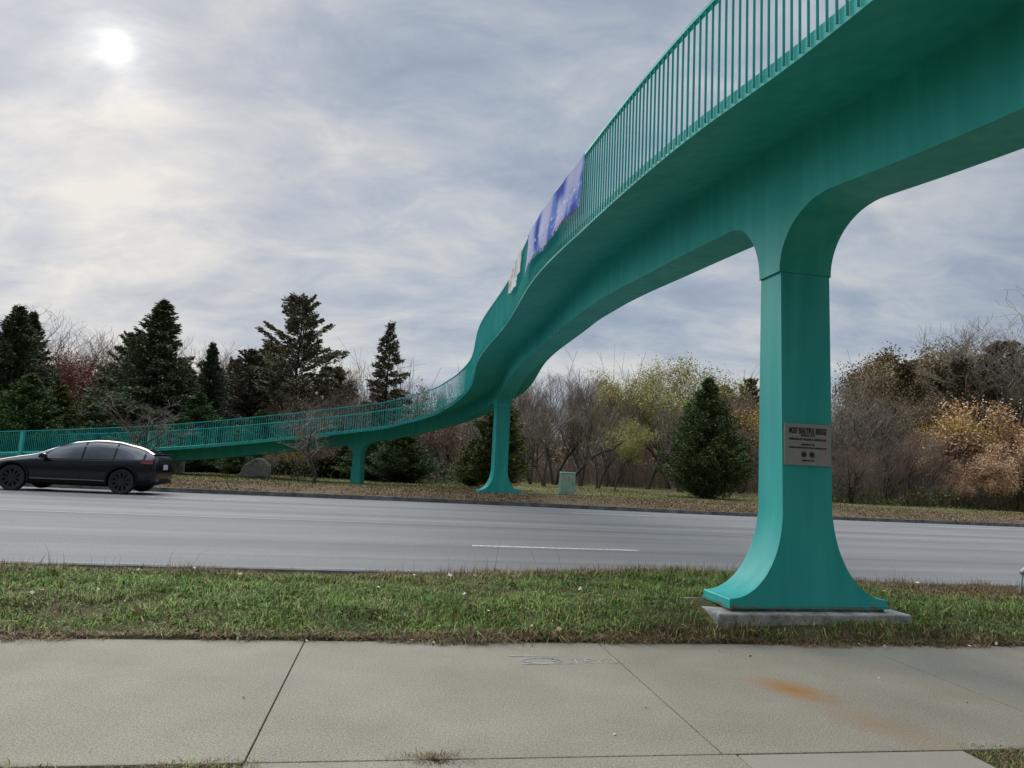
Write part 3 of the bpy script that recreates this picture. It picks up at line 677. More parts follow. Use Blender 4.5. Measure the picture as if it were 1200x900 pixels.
# ------------------------------------------------------------------ vegetation generators
def quads(P, Dv, Lg, Wd, seed=0):
    """flat sprays: base point, direction, length, width -> 1 quad each"""
    r_ = np.random.default_rng(seed); n = len(P); Dv = Dv / (np.linalg.norm(Dv, axis=1)[:, None] + 1e-9)
    Q = np.cross(Dv, r_.normal(size=(n, 3))); Q /= np.linalg.norm(Q, axis=1)[:, None] + 1e-9
    L_ = np.asarray(Lg).reshape(-1, 1); W_ = np.asarray(Wd).reshape(-1, 1)
    V = np.stack([P - Q * W_ * .25, P + Dv * L_ * .5 - Q * W_ * .5, P + Dv * L_, P + Dv * L_ * .45 + Q * W_ * .5], 1).reshape(-1, 3)
    return V, np.arange(4 * n).reshape(-1, 4)
def segs_mesh(name, S, n=4):
    """S: rows (x0,y0,z0,x1,y1,z1,r0,r1)"""
    S = np.asarray(S, float); A = S[:, :3]; B = S[:, 3:6]; D_ = B - A; D_ /= np.linalg.norm(D_, axis=1)[:, None] + 1e-9
    ref = np.where(np.abs(D_[:, 2:3]) > .9, [[1., 0, 0]], [[0, 0, 1.]]); Q = np.cross(D_, ref); Q /= np.linalg.norm(Q, axis=1)[:, None]; Rr = np.cross(D_, Q)
    V = []
    for e, rr in ((A, S[:, 6:7]), (B + D_ * S[:, 7:8] * .5, S[:, 7:8])):
        for k in range(n):
            a = 2 * PI * k / n; V.append(e + rr * (math.cos(a) * Q + math.sin(a) * Rr))
    V = np.stack(V, 1); m = len(S); b = np.arange(m)[:, None] * 2 * n
    F = np.concatenate([b + np.array([[k, (k + 1) % n, n + (k + 1) % n, n + k]]) for k in range(n)], 0)
    return mesh_np(name, V.reshape(-1, 3), F)
def proto_root(name, trunk_me, tmat, crown_me, cmat, crown='crown'):
    e = empty(name); mk('trunk', trunk_me, tmat, e, True)
    if crown_me is not None: mk(crown, crown_me, cmat, e)
    return e
def conifer(name, h, rb, nb, mat, seed, droop=.15, rise=.25, power=.85, start=.06, spray=(.16, .34), dens=26, bark=BARKD, open_=0., clump=False, width=.38, gap=0.):
    r_ = np.random.default_rng(seed); S = []; n = 10
    for i in range(n): S.append([.05 * math.sin(i), .05 * math.cos(i), h * i / n, .05 * math.sin(i + 1), .05 * math.cos(i + 1), h * (i + 1) / n, .018 * h * (1 - i / n) + .012, .018 * h * (1 - (i + 1) / n) + .01])
    PP = []; DD = []; LL = []
    for b in range(nb):
        t_ = start + (1 - start) * (b + r_.random()) / nb; az = b * 2.399 + r_.normal(0, .3)
        L_ = rb * (1 - t_) ** power * r_.uniform(.62, 1.12) + .10
        if r_.random() < open_: L_ *= r_.uniform(.35, .7)
        if gap and math.sin(t_ * 38 + az * 1.5) < -1 + gap * 2: continue
        z0 = h * t_; d0 = np.array([math.cos(az), math.sin(az), rise + r_.normal(0, .08) + .9 * t_ ** 3])
        m = 6; p = np.array([0, 0, z0]); pts = [p]
        for i in range(m):
            d = d0 + np.array([0, 0, -droop * 2 * (i / m)]) + r_.normal(0, .07, 3); d /= np.linalg.norm(d); p = p + d * L_ / m; pts.append(p)
        for i in range(m): S.append([*pts[i], *pts[i + 1], .018 + .02 * L_ * (1 - i / m) * .4, .012])
        pts = np.array(pts); k = int(dens * (L_ + .25) * (1 if not clump else 1))
        q = r_.random(k) ** (.65 if not clump else .4); q = .12 + .88 * q
        base = np.stack([np.interp(q * m, np.arange(m + 1), pts[:, c]) for c in range(3)], 1)
        wid = width * L_ * (1.05 - q * .75)[:, None]
        sd = np.array([-math.sin(az), math.cos(az), 0]); off = (r_.uniform(-1, 1, k)[:, None] * sd) * wid
        base = base + off + r_.normal(0, .05, (k, 3)) - np.array([0, 0, 1]) * np.abs(off).sum(1)[:, None] * .18
        out = np.array([math.cos(az), math.sin(az), .1]); dv = out + off / (wid + .01) * .9 + r_.normal(0, .38, (k, 3))
        if clump: dv = dv * .6 + np.array([0, 0, .75])
        PP.append(base); DD.append(dv); LL.append(r_.uniform(spray[0], spray[1], k))
    P_ = np.concatenate(PP); D_ = np.concatenate(DD); L2 = np.concatenate(LL)
    tip = 40; P_ = np.vstack([P_, np.stack([r_.normal(0, .05, tip), r_.normal(0, .05, tip), h * r_.uniform(.9, 1.02, tip)], 1)]); D_ = np.vstack([D_, r_.normal(0, .5, (tip, 3)) + [0, 0, 1]]); L2 = np.r_[L2, np.full(tip, spray[0])]
    V, F = quads(P_, D_, L2, L2 * .42, seed)
    return proto_root(name, segs_mesh('trunk', S, 4), bark, mesh_np('crown', V, F), mat)
def skeleton(h, seed, spread=.5, levels=4, kids=(5, 4, 4, 4), trunk=.25, up_=.35, lean=(0, 0), r0=None, wig=.18, ratio=.62, stems=1, droop=0.):
    r_ = np.random.default_rng(seed); S = []; tips = []; r0 = r0 or h * .0125
    def grow(p, d, L_, r, lv):
        m = 4 if lv < 2 else 3; pts = [p]
        for i in range(m):
            d = d + r_.normal(0, wig, 3) + np.array([0, 0, (.06 if lv else .1) - droop * .15 * lv]); d = d / np.linalg.norm(d); q = p + d * L_ / m
            ra = r * (1 - .55 * i / m); rb_ = r * (1 - .55 * (i + 1) / m); S.append([*p, *q, max(ra, .0055), max(rb_, .0045), lv]); p = q; pts.append(p)
        if lv >= levels: tips.append((pts[-1], d)); tips.append((pts[-2], d)); return
        k = kids[min(lv, len(kids) - 1)]
        for j in range(k):
            f = (.35 + .65 * (j + 1) / k) if lv else (trunk + (1 - trunk) * (j + 1) / k)
            idx = f * m; i0 = min(int(idx), m - 1); b = pts[i0] + (pts[i0 + 1] - pts[i0]) * (idx - i0)
            az = r_.uniform(0, 2 * PI) if lv else j * 2.4 + r_.normal(0, .4); side = np.array([math.cos(az), math.sin(az), up_])
            nd = d * (1 - spread) + side * spread + r_.normal(0, .12, 3); nd /= np.linalg.norm(nd)
            grow(b, nd, L_ * ratio * r_.uniform(.75, 1.15), r * .55 * (1 - .35 * f) + .002, lv + 1)
    for s in range(stems):
        a = s * 2.1 + seed; o = np.array([math.cos(a), math.sin(a), 0]) * (.0 if stems == 1 else .12)
        grow(o, np.array([lean[0] + (o[0] * 1.6 if stems > 1 else 0), lean[1] + (o[1] * 1.6 if stems > 1 else 0), 1.]), h * .56 * r_.uniform(.85, 1.05), r0, 0)
    return np.array(S), tips
def broadleaf(name, h, seed, tmat, cmat, leafmat=None, nleaf=0, lsz=(.05, .10), lscat=.22, zmin=0., **kw):
    S, tips = skeleton(h, seed, **kw); zt = np.quantile(S[:, 5], .985); sc_ = h / zt; S[:, :6] *= sc_; S = S[S[:, 5] < h * 1.05]
    big = S[:, 8] <= 1; A = segs_mesh('trunk', S[big][:, :8], 6); Bm = segs_mesh('twigs', S[~big][:, :8], 3)
    e = empty(name); mk('trunk', A, tmat, e, True); tw_ = mk('twigs', Bm, cmat, e)
    if nleaf:
        r_ = np.random.default_rng(seed + 9); T_ = np.array([t_[0] for t_ in tips]) * sc_; T_ = T_[T_[:, 2] > zmin]
        i = r_.integers(0, len(T_), nleaf); P_ = T_[i] + r_.normal(0, lscat, (nleaf, 3)); L2 = r_.uniform(*lsz, nleaf)
        V, F = quads(P_, r_.normal(size=(nleaf, 3)) + [0, 0, -.2], L2, L2 * .8, seed); mk('crown', mesh_np('crown', V, F), leafmat, e)
    return e
def put(e, px, dist, htop, rz=0., hp=None, label='', cat='tree', group=None, first=True, wid=1.0):
    """px: which way it stands from the viewpoint, dist: metres in front, htop: height; hp: prototype height"""
    x = (px - 600) / 826 * dist * 1.0; z = float(gz(x, dist)) - .04; s = htop / hp
    if first: e.location = (x, dist, z); e.rotation_euler = (0, 0, rz); e.scale = (s * wid, s * wid, s); return tag(e, label, cat, group)
    return copy_tree(e, (x, dist, z), rz, (s * wid, s * wid, s), label, cat, group)
def H(px, ytop, dist): return ((518.6 + .0477 * px) - ytop) / 826 * dist + 1.5 - .4

# -- conifers
spr = conifer('spruce_tree', 10, 4.1, 360, NEED_D, 11, droop=.12, rise=.28, dens=96, power=.92, spray=(.10, .25), open_=.45, width=.36, start=.01)
put(spr, 181, 41, H(181, 352, 41), .4, 10, 'tall dark pointed spruce behind the railing above the black car', 'tree', 'evergreens across the road', True, 1.25)
put(spr, 244, 43, H(244, 402, 43), 2.2, 10, 'shorter pointed spruce standing between the tallest spruce and the open pine', 'tree', 'evergreens across the road', False, .85)
put(spr, 10, 40, H(10, 358, 40), 1.2, 10, 'dark green evergreen cut by the left edge of the photo', 'tree', 'evergreens across the road', False, 1.15)
put(spr, 28, 46, H(28, 366, 46), 3.9, 10, 'dark evergreen just right of the one at the left edge, thin pointed top', 'tree', 'evergreens across the road', False, .9)
pin = conifer('pine_tree', 11, 5.2, 170, NEED_O, 21, droop=.05, rise=.30, dens=115, power=.60, spray=(.12, .27), open_=.4, start=.10, width=.34, gap=.10, bark=BARKD)
put(pin, 346, 44, H(346, 348, 44), .9, 11, 'tallest open layered pine with a visible trunk and gaps of sky', 'tree', 'evergreens across the road')
put(pin, 292, 48, H(292, 412, 48), 2.6, 11, 'low broad pine at the left foot of the tallest pine', 'tree', 'evergreens across the road', False, 1.2)
put(pin, 148, 46, H(148, 392, 46), 4.1, 11, 'blunt topped pine pressed against the left side of the tallest spruce', 'tree', 'evergreens across the road', False, .9)
put(pin, 272, 54, H(272, 422, 54), 5.1, 11, 'small round topped pine in the gap left of the open pine', 'tree', 'evergreens across the road', False, .9)
nor = conifer('spruce_tree', 10, 3.3, 150, NEED_O, 33, droop=.42, rise=.50, dens=75, power=1.0, spray=(.12, .28), open_=.35, width=.22, start=.03)
put(nor, 453, 44, H(453, 378, 44), 1.0, 10, 'narrow spiky spruce with drooping branches right of the tallest pine', 'tree', 'evergreens across the road')
jun = conifer('juniper_tree', 6, 3.3, 460, NEED_J, 41, droop=-.12, rise=.40, dens=95, power=.88, spray=(.07, .18), open_=.4, start=.0, width=.34)
put(jun, 832, 35, H(832, 452, 35) + .3, .3, 6, 'dense green conical juniper on the far lawn beside the near pier', 'tree', 'evergreens across the road', True, .86)
put(jun, 478, 37, 2.9, 1.3, 6, 'low dark evergreen under the bridge between its two far piers', 'tree', 'evergreens across the road', False, 1.5)
put(jun, 440, 39, 2.6, 2.3, 6, 'low dark evergreen behind the shortest pier', 'tree', 'evergreens across the road', False, 1.5)
put(jun, 285, 37.5, 1.6, 4.3, 6, 'small green evergreen shrub left of the boulder', 'shrub', None, False, 1.5)
put(jun, 215, 38, 3.0, 5.3, 6, 'bushy dark evergreen behind the railing at the tail of the car', 'tree', None, False, 1.5)
put(jun, 235, 40, 4.4, 5.6, 6, 'mid green evergreen filling the gap right of the tallest spruce', 'tree', None, False, 1.2)
put(jun, 120, 42, 4.6, .6, 6, 'low dark evergreen between the red leaved tree and the tallest spruce', 'tree', None, False, 1.2)
put(jun, 35, 38, 4.8, 1.6, 6, 'olive evergreen at the foot of the trees by the left edge', 'tree', None, False, 1.25)
put(spr, 215, 47, H(215, 428, 47), 2.9, 10, 'low spruce tucked between the two pointed spruces', 'tree', 'evergreens across the road', False, 1.6)
put(pin, 318, 50, H(318, 405, 50), 1.9, 11, 'pine filling in behind the left boughs of the tallest pine', 'tree', 'evergreens across the road', False, 1.3)
put(pin, 388, 49, H(388, 432, 49), 3.3, 11, 'low pine filling in behind the right boughs of the tallest pine', 'tree', 'evergreens across the road', False, 1.3)
put(spr, 128, 49, H(128, 430, 49), 5.0, 10, 'low spruce left of the blunt topped pine', 'tree', 'evergreens across the road', False, 1.5)
put(jun, 310, 41, 3.6, 3.6, 6, 'low evergreen under the left boughs of the open pine', 'tree', None, False, 1.4)
jy = conifer('juniper_tree', 5, 2.2, 340, NEED_Y, 51, droop=-.15, rise=.45, dens=60, power=.66, spray=(.10, .22), open_=.4, start=.0, width=.34)
put(jy, 588, 33.5, H(600, 462, 34), .3, 5, 'yellowing green juniper standing behind the middle pier', 'tree', 'evergreens across the road', True, .95)
put(jy, 70, 40, 4.4, 1.3, 5, 'yellowing evergreen left of the red leaved tree', 'tree', None, False, 1.1)
put(jy, 395, 40, 3.3, 2.3, 5, 'olive evergreen under the right boughs of the open pine', 'tree', None, False, 1.4)
put(jy, 560, 36.5, 2.4, 4.3, 5, 'low yellowish juniper left of the middle pier', 'shrub', None, False, 1.15)

# tall pines with clear stems in the right background
tp = conifer('tall_pine', 13, 3.8, 85, NEED_O, 61, droop=.05, rise=.3, dens=120, power=.45, spray=(.15, .34), open_=.3, start=.42, width=.42, gap=.08)
tb = conifer('tall_pine', 13, 3.8, 85, NEED_B, 62, droop=.05, rise=.35, dens=120, power=.42, spray=(.13, .3), open_=.3, start=.48, width=.42, gap=.1)
GP = 'tall clear stemmed pines in the right background'
PN = [(tp, 1108, 55, 436, 'dark pine crown behind the copper trees, left of the two darkest'), (tp, 1136, 47, 421, 'darkest pine crown rising above the copper trees'), (tp, 1163, 48, 426, 'dark pine crown between the darkest one and the big grey green pine'), (tb, 1062, 54, 430, 'brown pine crown in front of the clear stemmed row'), (tb, 1040, 62, 418, 'brown topped tall pine, the leftmost of the clear stemmed ones'), (tb, 1078, 66, 424, 'brown tall pine second from the left in the clear stemmed row'),
      (tp, 1128, 64, 418, 'dark green topped tall pine near the middle of the clear stemmed row'), (tp, 1150, 58, 420, 'dark green tall pine left of the bleached limb'),
      (tp, 1186, 52, 402, 'largest grey green pine at the right edge behind the copper trees'), (tb, 1098, 72, 432, 'brown tall pine farthest back in the clear stemmed row'),
      (tp, 850, 66, 455, 'small dark pine top showing right of the conical juniper'), (tp, 880, 64, 446, 'dark pine top next to the left edge of the near pier'), (tp, 1012, 70, 440, 'dark pine top just right of the near pier'), (tp, 1060, 76, 436, 'dark thin pine between the two brown topped ones')]
seen = set()
for i, (e, px, ds, yt, lb) in enumerate(PN):
    put(e, px, ds, H(px, yt, ds), i * 1.7, 13, lb, 'tree', GP, id(e) not in seen, 1.0 if px != 1186 else 1.35); seen.add(id(e))

L_OLV = leaf('leaves_olive_brown', (.12, .085, .042), (.22, .16, .078), (.31, .23, .12))
rb_ = None
# -- bare and leafy broadleaves
GB = 'bare trees beyond the far lawn'
b1 = broadleaf('bare_tree', 8, 71, BARK, TWIG, levels=4, kids=(9, 6, 5, 5), spread=.42, trunk=.22, up_=.8, stems=2, wig=.14, ratio=.6)
b2 = broadleaf('bare_tree', 8, 74, BARK, TWIGG, levels=4, kids=(8, 6, 5, 4), spread=.5, trunk=.25, up_=.5, stems=2, wig=.2, ratio=.62)
b3 = broadleaf('bare_tree', 8, 78, BARKD, TWIGR, levels=4, kids=(8, 6, 5, 4), spread=.52, trunk=.15, up_=.4, stems=3, wig=.2, ratio=.6)
BT = [(b1, 628, 47, 446, 'bare tree with pinkish upright twigs right behind the middle pier'), (b1, 655, 49, 440, 'tallest pinkish bare tree left of the pale green cabinet'), (b2, 643, 43, 470, 'grey bare tree with forked pale trunk left of the cabinet'),
      (b1, 684, 48, 444, 'pinkish bare tree rising behind the cabinet'), (b2, 705, 44, 478, 'grey bare tree with a stout forked trunk right of the cabinet'), (b2, 62, 54, 372, 'bare grey tree against the sky near the left edge'),
      (b2, 100, 58, 405, 'thin bare tree rising above the red leaved tree'), (b3, 420, 42, 452, 'reddish bare tree behind the railing right of the open pine'), (b3, 380, 40, 468, 'reddish bare thicket tree below the open pine'),
      (b2, 232, 60, 400, 'faint bare tree in the gap between the two spruces'), (b1, 415, 56, 432, 'pale bare tree top between the open pine and the narrow spruce'), (b1, 500, 50, 455, 'bare tree top above the railing left of the middle pier'),
      (b3, 530, 46, 478, 'brown bare tree under the bridge left of the middle pier'), (b2, 800, 46, 470, 'grey bare tree on the left side of the conical juniper'), (b1, 872, 48, 462, 'grey bare tree between the conical juniper and near pier'),
      (b2, 985, 44, 446, 'grey bare tree just right of the near pier'), (b2, 1012, 42, 462, 'grey bare tree with arching limbs right of the plaque'), (b2, 1045, 45, 470, 'grey bare tree in front of the leftmost tall pine'),
      (b3, 1000, 38, 520, 'low reddish bare tree at the edge of the far lawn right of the pier'), (b3, 1040, 39, 515, 'low brown bare tree left of the copper leaved ones'), (b1, 1075, 40, 505, 'low pinkish bare tree under the clear stemmed pines'),
      (b2, 1220, 46, 352, 'big bare tree reaching in from the right edge'), (b1, 745, 56, 448, 'grey bare tree behind the yellow leaved trees'), (b3, 900, 42, 520, 'low reddish bare tree hidden partly by the near pier'), (b2, 560, 50, 480, 'bare tree seen below the girder left of the middle pier'),
      (b1, 722, 52, 462, 'pinkish bare tree behind the smallest yellow leaved tree'), (b2, 860, 43, 500, 'bare tree low behind the right flank of the conical juniper')]
seen = set()
for i, (e, px, ds, yt, lb) in enumerate(BT):
    put(e, px, ds, H(px, yt, ds), i * 1.31, 8, lb, 'tree', GB, id(e) not in seen, 1.15); seen.add(id(e))
# yellow-green sparse trees
y1 = broadleaf('yellow_tree', 9, 81, BARK, TWIGG, L_YEL, 11000, (.07, .14), .28, 2.4, levels=4, kids=(6, 5, 4, 4), spread=.48, trunk=.25, up_=.55, wig=.18, stems=2)
GY = 'trees with thin yellow green leaves'
for i, (px, ds, yt, wd, lb) in enumerate([(762, 49, 428, 1.05, 'tallest tree with thin yellow green leaves, dark forked trunk'), (716, 51, 442, .9, 'yellow leaved tree left of the tallest yellow one'), (788, 53, 440, .9, 'yellow leaved tree right of the tallest yellow one, by the juniper'), (724, 41, 496, 1.0, 'smallest yellow green tree, low in front of the taller yellow ones')]):
    put(y1, px, ds, H(px, yt, ds), i * 2.0, 9, lb, 'tree', GY, i == 0, wd)
# copper, gold, red, brown
c1 = broadleaf('copper_tree', 5, 91, BARK, TWIGG, L_COP, 18000, (.07, .14), .24, .5, levels=4, kids=(6, 5, 4, 4), spread=.55, trunk=.12, up_=.4, wig=.2, stems=3)
GC = 'copper leaved trees at the right'
for i, (px, ds, yt, wd, lb) in enumerate([(1112, 43, 482, 1.1, 'copper pink leaved tree below the clear stemmed pines, tallest of its colour'), (1192, 40, 486, 1.15, 'copper leaved tree cut by the right edge'), (1172, 37, 528, 1.0, 'low pinkish copper tree in front at the right'), (1215, 38, 500, 1.1, 'copper tree mostly outside the right edge'), (1128, 38, 548, .95, 'lowest copper bush left of the low pinkish one')]):
    put(c1, px, ds, H(px, yt, ds), i * 2.0, 5, lb, 'tree', GC, i == 0, wd)
g1_ = broadleaf('golden_tree', 4.5, 95, BARK, TWIGG, L_GOLD, 9000, (.05, .11), .24, .8, levels=4, kids=(6, 4, 4, 4), spread=.5, trunk=.15, up_=.5, wig=.2, stems=2)
put(g1_, 1152, 41.5, H(1152, 494, 41.5), .2, 4.5, 'golden yellow tree between two copper leaved trees', 'tree')
put(g1_, 352, 35.5, 1.9, 2.2, 4.5, 'low golden leaved shrub under the girder right of the boulder', 'shrub', None, False, 1.0)
put(g1_, 870, 52, H(870, 482, 52), 3.2, 4.5, 'faded golden tree behind the conical juniper', 'tree', None, False, 1.2)
rd = broadleaf('red_tree', 6, 97, BARKD, TWIGR, L_RED, 11000, (.06, .12), .3, .8, levels=4, kids=(6, 5, 4, 4), spread=.55, trunk=.15, up_=.4, wig=.2, stems=2)
put(rd, 85, 51, H(85, 424, 51), .2, 6, 'dull red leaved tree between the left evergreens', 'tree', None, True, 1.15)
br_ = broadleaf('brown_tree', 5, 99, BARKD, TWIGR, L_BRN, 6000, (.06, .12), .26, .6, levels=4, kids=(6, 5, 4, 4), spread=.55, trunk=.2, up_=.35, wig=.2, stems=1)
put(br_, 527, 41, 4.0, .2, 5, 'brown leaved tree with a dark trunk under the bridge', 'tree', None, True, 1.0)
put(br_, 1030, 47, H(1030, 500, 47), 1.2, 5, 'rusty brown leaved tree low behind the right bare trees', 'tree', None, False, 1.2)
put(br_, 1060, 41, H(1060, 540, 41), 2.2, 5, 'dark brown shrub at the far lawn edge below the clear stemmed pines', 'shrub', None, False, 1.2)
put(br_, 365, 37, 2.0, 3.2, 5, 'brown brush behind the shortest pier on its left', 'shrub', None, False, 1.4)
ob = broadleaf('brown_leaved_tree', 13, 131, BARKD, TWIGG, L_OLV, 17000, (.13, .26), .38, 5.0, levels=4, kids=(9, 6, 4, 4), spread=.5, trunk=.38, up_=.45, wig=.13, stems=1)
GO = 'round topped brown trees behind the right thicket'
for i, (px, ds, yt, wd, lb) in enumerate([(1043, 60, 416, 1.0, 'tallest round topped brown tree right of the near pier'), (1082, 62, 424, .9, 'reddish brown round topped tree beside the tallest brown one'), (1116, 50, 474, .8, 'olive yellow round topped tree in front of dark pine tops'),
                                          (1010, 57, 440, .9, 'lower brown tree between the near pier and the tallest brown one'), (1196, 58, 440, .8, 'brown round topped tree under the big bare tree at the right edge'), (885, 60, 468, .8, 'brown leaved tree top left of the near pier')]):
    put(ob, px, ds, H(px, yt, ds), i * 1.9, 13, lb, 'tree', GO, i == 0, wd)
# low bare spreading trees in front of the ramp
f1 = broadleaf('crabapple_tree', 4.2, 111, BARKD, TWIGG, levels=4, kids=(6, 5, 4, 4), spread=.68, trunk=.3, up_=.28, wig=.22, ratio=.66, stems=1, r0=.10)
f1.children[0].data.materials[0] = BARK
put(f1, 172, 30.2, 3.6, .6, 4.2, 'low spreading bare tree behind the black car in front of the ramp', 'tree', 'low bare trees in front of the ramp', True, 1.25)
put(f1, 376, 30.0, 3.2, 2.4, 4.2, 'low spreading bare tree left of the shortest pier', 'tree', 'low bare trees in front of the ramp', False, 1.25)
put(f1, 322, 30.6, 1.35, 4.4, 4.2, 'tiny dark leafless sapling in front of the boulder', 'tree', 'low bare trees in front of the ramp', False, 1.0)
# leaning dark tree right of the cabinet
S = []; pts = [(0, 0, 0), (.5, 0, .55), (1.0, 0, 1.15), (1.5, .1, 1.75), (2.1, .1, 2.15), (2.8, .1, 2.35), (3.4, .1, 2.9)]
for a_, b_, r_ in zip(pts[:-1], pts[1:], (.11, .1, .09, .08, .065, .05)): S.append([*a_, *b_, r_, r_ * .85])
for k in range(5): S.append([pts[2 + k % 4][0], .1, pts[2 + k % 4][2], pts[2 + k % 4][0] + .5 + .1 * k, .3, pts[2 + k % 4][2] + 1.0 + .2 * k, .035, .012])
le = empty('leaning_tree'); mk('trunk', segs_mesh('trunk', S, 7), BARKD, le, True)
S2 = []; rr_ = np.random.default_rng(5)
for k in range(90):
    b_ = np.array(pts[2 + rr_.integers(0, 5)], float) + [rr_.uniform(0, .6), rr_.normal(0, .2), rr_.uniform(0, .9)]; q_ = b_ + rr_.normal(0, .45, 3) + [0.2, 0, .4]; S2.append([*b_, *q_, .008, .005])
mk('twigs', segs_mesh('twigs', S2, 3), TWIGG, le); le.location = ((664 - 600) / 826 * 40, 40, .4); tag(le, 'dark bare tree leaning right behind the pale green cabinet', 'tree')
# bleached dead limb tree at the right edge
S = []; pts = [(1.6, 0, 0), (1.55, 0, 2.2), (1.25, 0, 4.0), (.4, 0, 4.9), (-.6, 0, 5.3), (-1.2, 0, 6.1), (-2.0, 0, 6.55), (-2.7, .1, 6.9)]
for a_, b_, r_ in zip(pts[:-1], pts[1:], (.2, .18, .14, .12, .1, .07, .04)): S.append([*a_, *b_, r_, r_ * .85])
S += [[-.6, 0, 5.3, -1.6, .2, 5.4, .05, .02], [-1.2, 0, 6.1, -1.0, .1, 7.1, .05, .02], [.4, 0, 4.9, .2, .2, 5.9, .05, .02], [-2.0, 0, 6.55, -2.6, .2, 6.3, .03, .012]]
dl_ = empty('dead_tree'); mk('trunk', segs_mesh('trunk', S, 8), BARKW, dl_, True); x_ = (1180 - 600) / 826 * 46; dl_.location = (x_ + .4, 46, .4); dl_.scale = (.95, .95, .98); tag(dl_, 'dead tree with a bleached limb reaching left at the right edge', 'tree')

# unseen leaf wall added behind the viewpoint to darken car reflections and pier face
r_ = np.random.default_rng(77); n_ = 9000; x_ = r_.uniform(-60, 60, n_); y_ = -r_.uniform(22, 34, n_); z_ = (7.5 + 2.5 * np.sin(x_ * .3) + 1.5 * np.sin(x_ * .83)) * r_.random(n_); L_ = r_.uniform(.5, 1.3, n_)
V, F = quads(np.stack([x_, y_, z_], 1), r_.normal(size=(n_, 3)), L_, L_ * .7, 77); tag(mk('woodland', mesh_np('woodland', V, F), NEED_O), 'unseen wood added behind the viewpoint to darken reflections', 'woodland', None, 'stuff')
# undergrowth and far wood: nobody could count the stems
def brush(name, px0, px1, d0, d1, hmax, n, mats, label, seed, rad=(.008, .004), top=None, cat='undergrowth'):
    r_ = np.random.default_rng(seed); px = r_.uniform(px0, px1, n); ds = r_.uniform(d0, d1, n); x = (px - 600) / 826 * ds; z = np.full(n, .36)
    h_ = hmax * r_.uniform(.3, 1., n) * (1 + .25 * np.sin(px * .045) + .15 * np.sin(px * .11 + 2)); S = []
    P0_ = np.stack([x, ds, z], 1); lean_ = r_.normal(0, .16, (n, 3)); lean_[:, 2] = 1; P1_ = P0_ + lean_ * h_[:, None] * .55; P2_ = P1_ + (lean_ + r_.normal(0, .2, (n, 3))) * h_[:, None] * .45
    S = [np.hstack([P0_, P1_, np.full((n, 1), rad[0] * 1.6), np.full((n, 1), rad[0])]), np.hstack([P1_, P2_, np.full((n, 1), rad[0]), np.full((n, 1), rad[1])])]
    for k in range(6):
        f = r_.uniform(.15, .95, n)[:, None]; b_ = np.where(f < .55, P0_ + (P1_ - P0_) * f / .55, P1_ + (P2_ - P1_) * (f - .55) / .45); d = r_.normal(0, .5, (n, 3)); d[:, 2] = np.abs(d[:, 2]) * .8 + .25
        S.append(np.hstack([b_, b_ + d * h_[:, None] * .26, np.full((n, 1), rad[1] * 1.1), np.full((n, 1), rad[1] * .7)]))
    S = np.vstack(S); return tag(mk(name, segs_mesh(name, S, 3), mats), label, cat, None, 'stuff')
brush('undergrowth', 930, 1260, 38, 46, 2.6, 2600, TWIGG, 'tangled leafless undergrowth along the far lawn at the right', 1)
brush('undergrowth', 600, 900, 50, 58, 2.8, 1800, TWIG, 'leafless undergrowth behind the far lawn in the middle', 2)
brush('undergrowth', -60, 560, 40, 50, 2.2, 2200, TWIGR, 'leafless undergrowth behind the ramp at the left', 3)
brush('woodland', -120, 1400, 72, 100, 9.5, 11000, TWIG, 'distant leafless wood closing the background', 4, rad=(.03, .016), cat='woodland')
def thicket(name, px0, px1, d0, d1, h0, n, mat, label, seed, sz=(.10, .24), cat='undergrowth'):
    r_ = np.random.default_rng(seed); px = r_.uniform(px0, px1, n); ds = r_.uniform(d0, d1, n); x = (px - 600) / 826 * ds
    hh = h0 * (.75 + .3 * np.sin(px * .05 + seed) + .2 * np.sin(px * .13)); z = .3 + hh * r_.random(n) ** 1.1
    L2 = r_.uniform(*sz, n); V, F = quads(np.stack([x, ds, z], 1), r_.normal(size=(n, 3)), L2, L2 * .5, seed)
    return tag(mk(name, mesh_np(name, V, F), mat), label, cat, None, 'stuff')
thicket('bushes', 930, 1270, 43, 54, 4.2, 24000, L_BRN, 'brown leafy bushes filling the foot of the right wood', 11)
thicket('bushes', 600, 930, 57, 66, 4.6, 20000, L_BRN, 'brown leafy bushes at the foot of the middle wood', 12, (.14, .3))
thicket('bushes', -80, 600, 50, 60, 5.2, 34000, NEED_O, 'dark olive bushes behind the left evergreens', 13, (.14, .3))
thicket('bushes', -40, 560, 38, 43, 1.6, 14000, NEED_D, 'dark green bushes behind the ramp', 14, (.08, .2))
thicket('woodland_leaves', -120, 1400, 74, 100, 8.5, 60000, L_BRN, 'brownish last leaves of the distant wood', 15, (.2, .5), 'woodland')
thicket('bushes', 960, 1240, 37.5, 39.5, 1.1, 7000, NEED_Y, 'green brown weeds along the far lawn edge at the right', 16, (.05, .15))

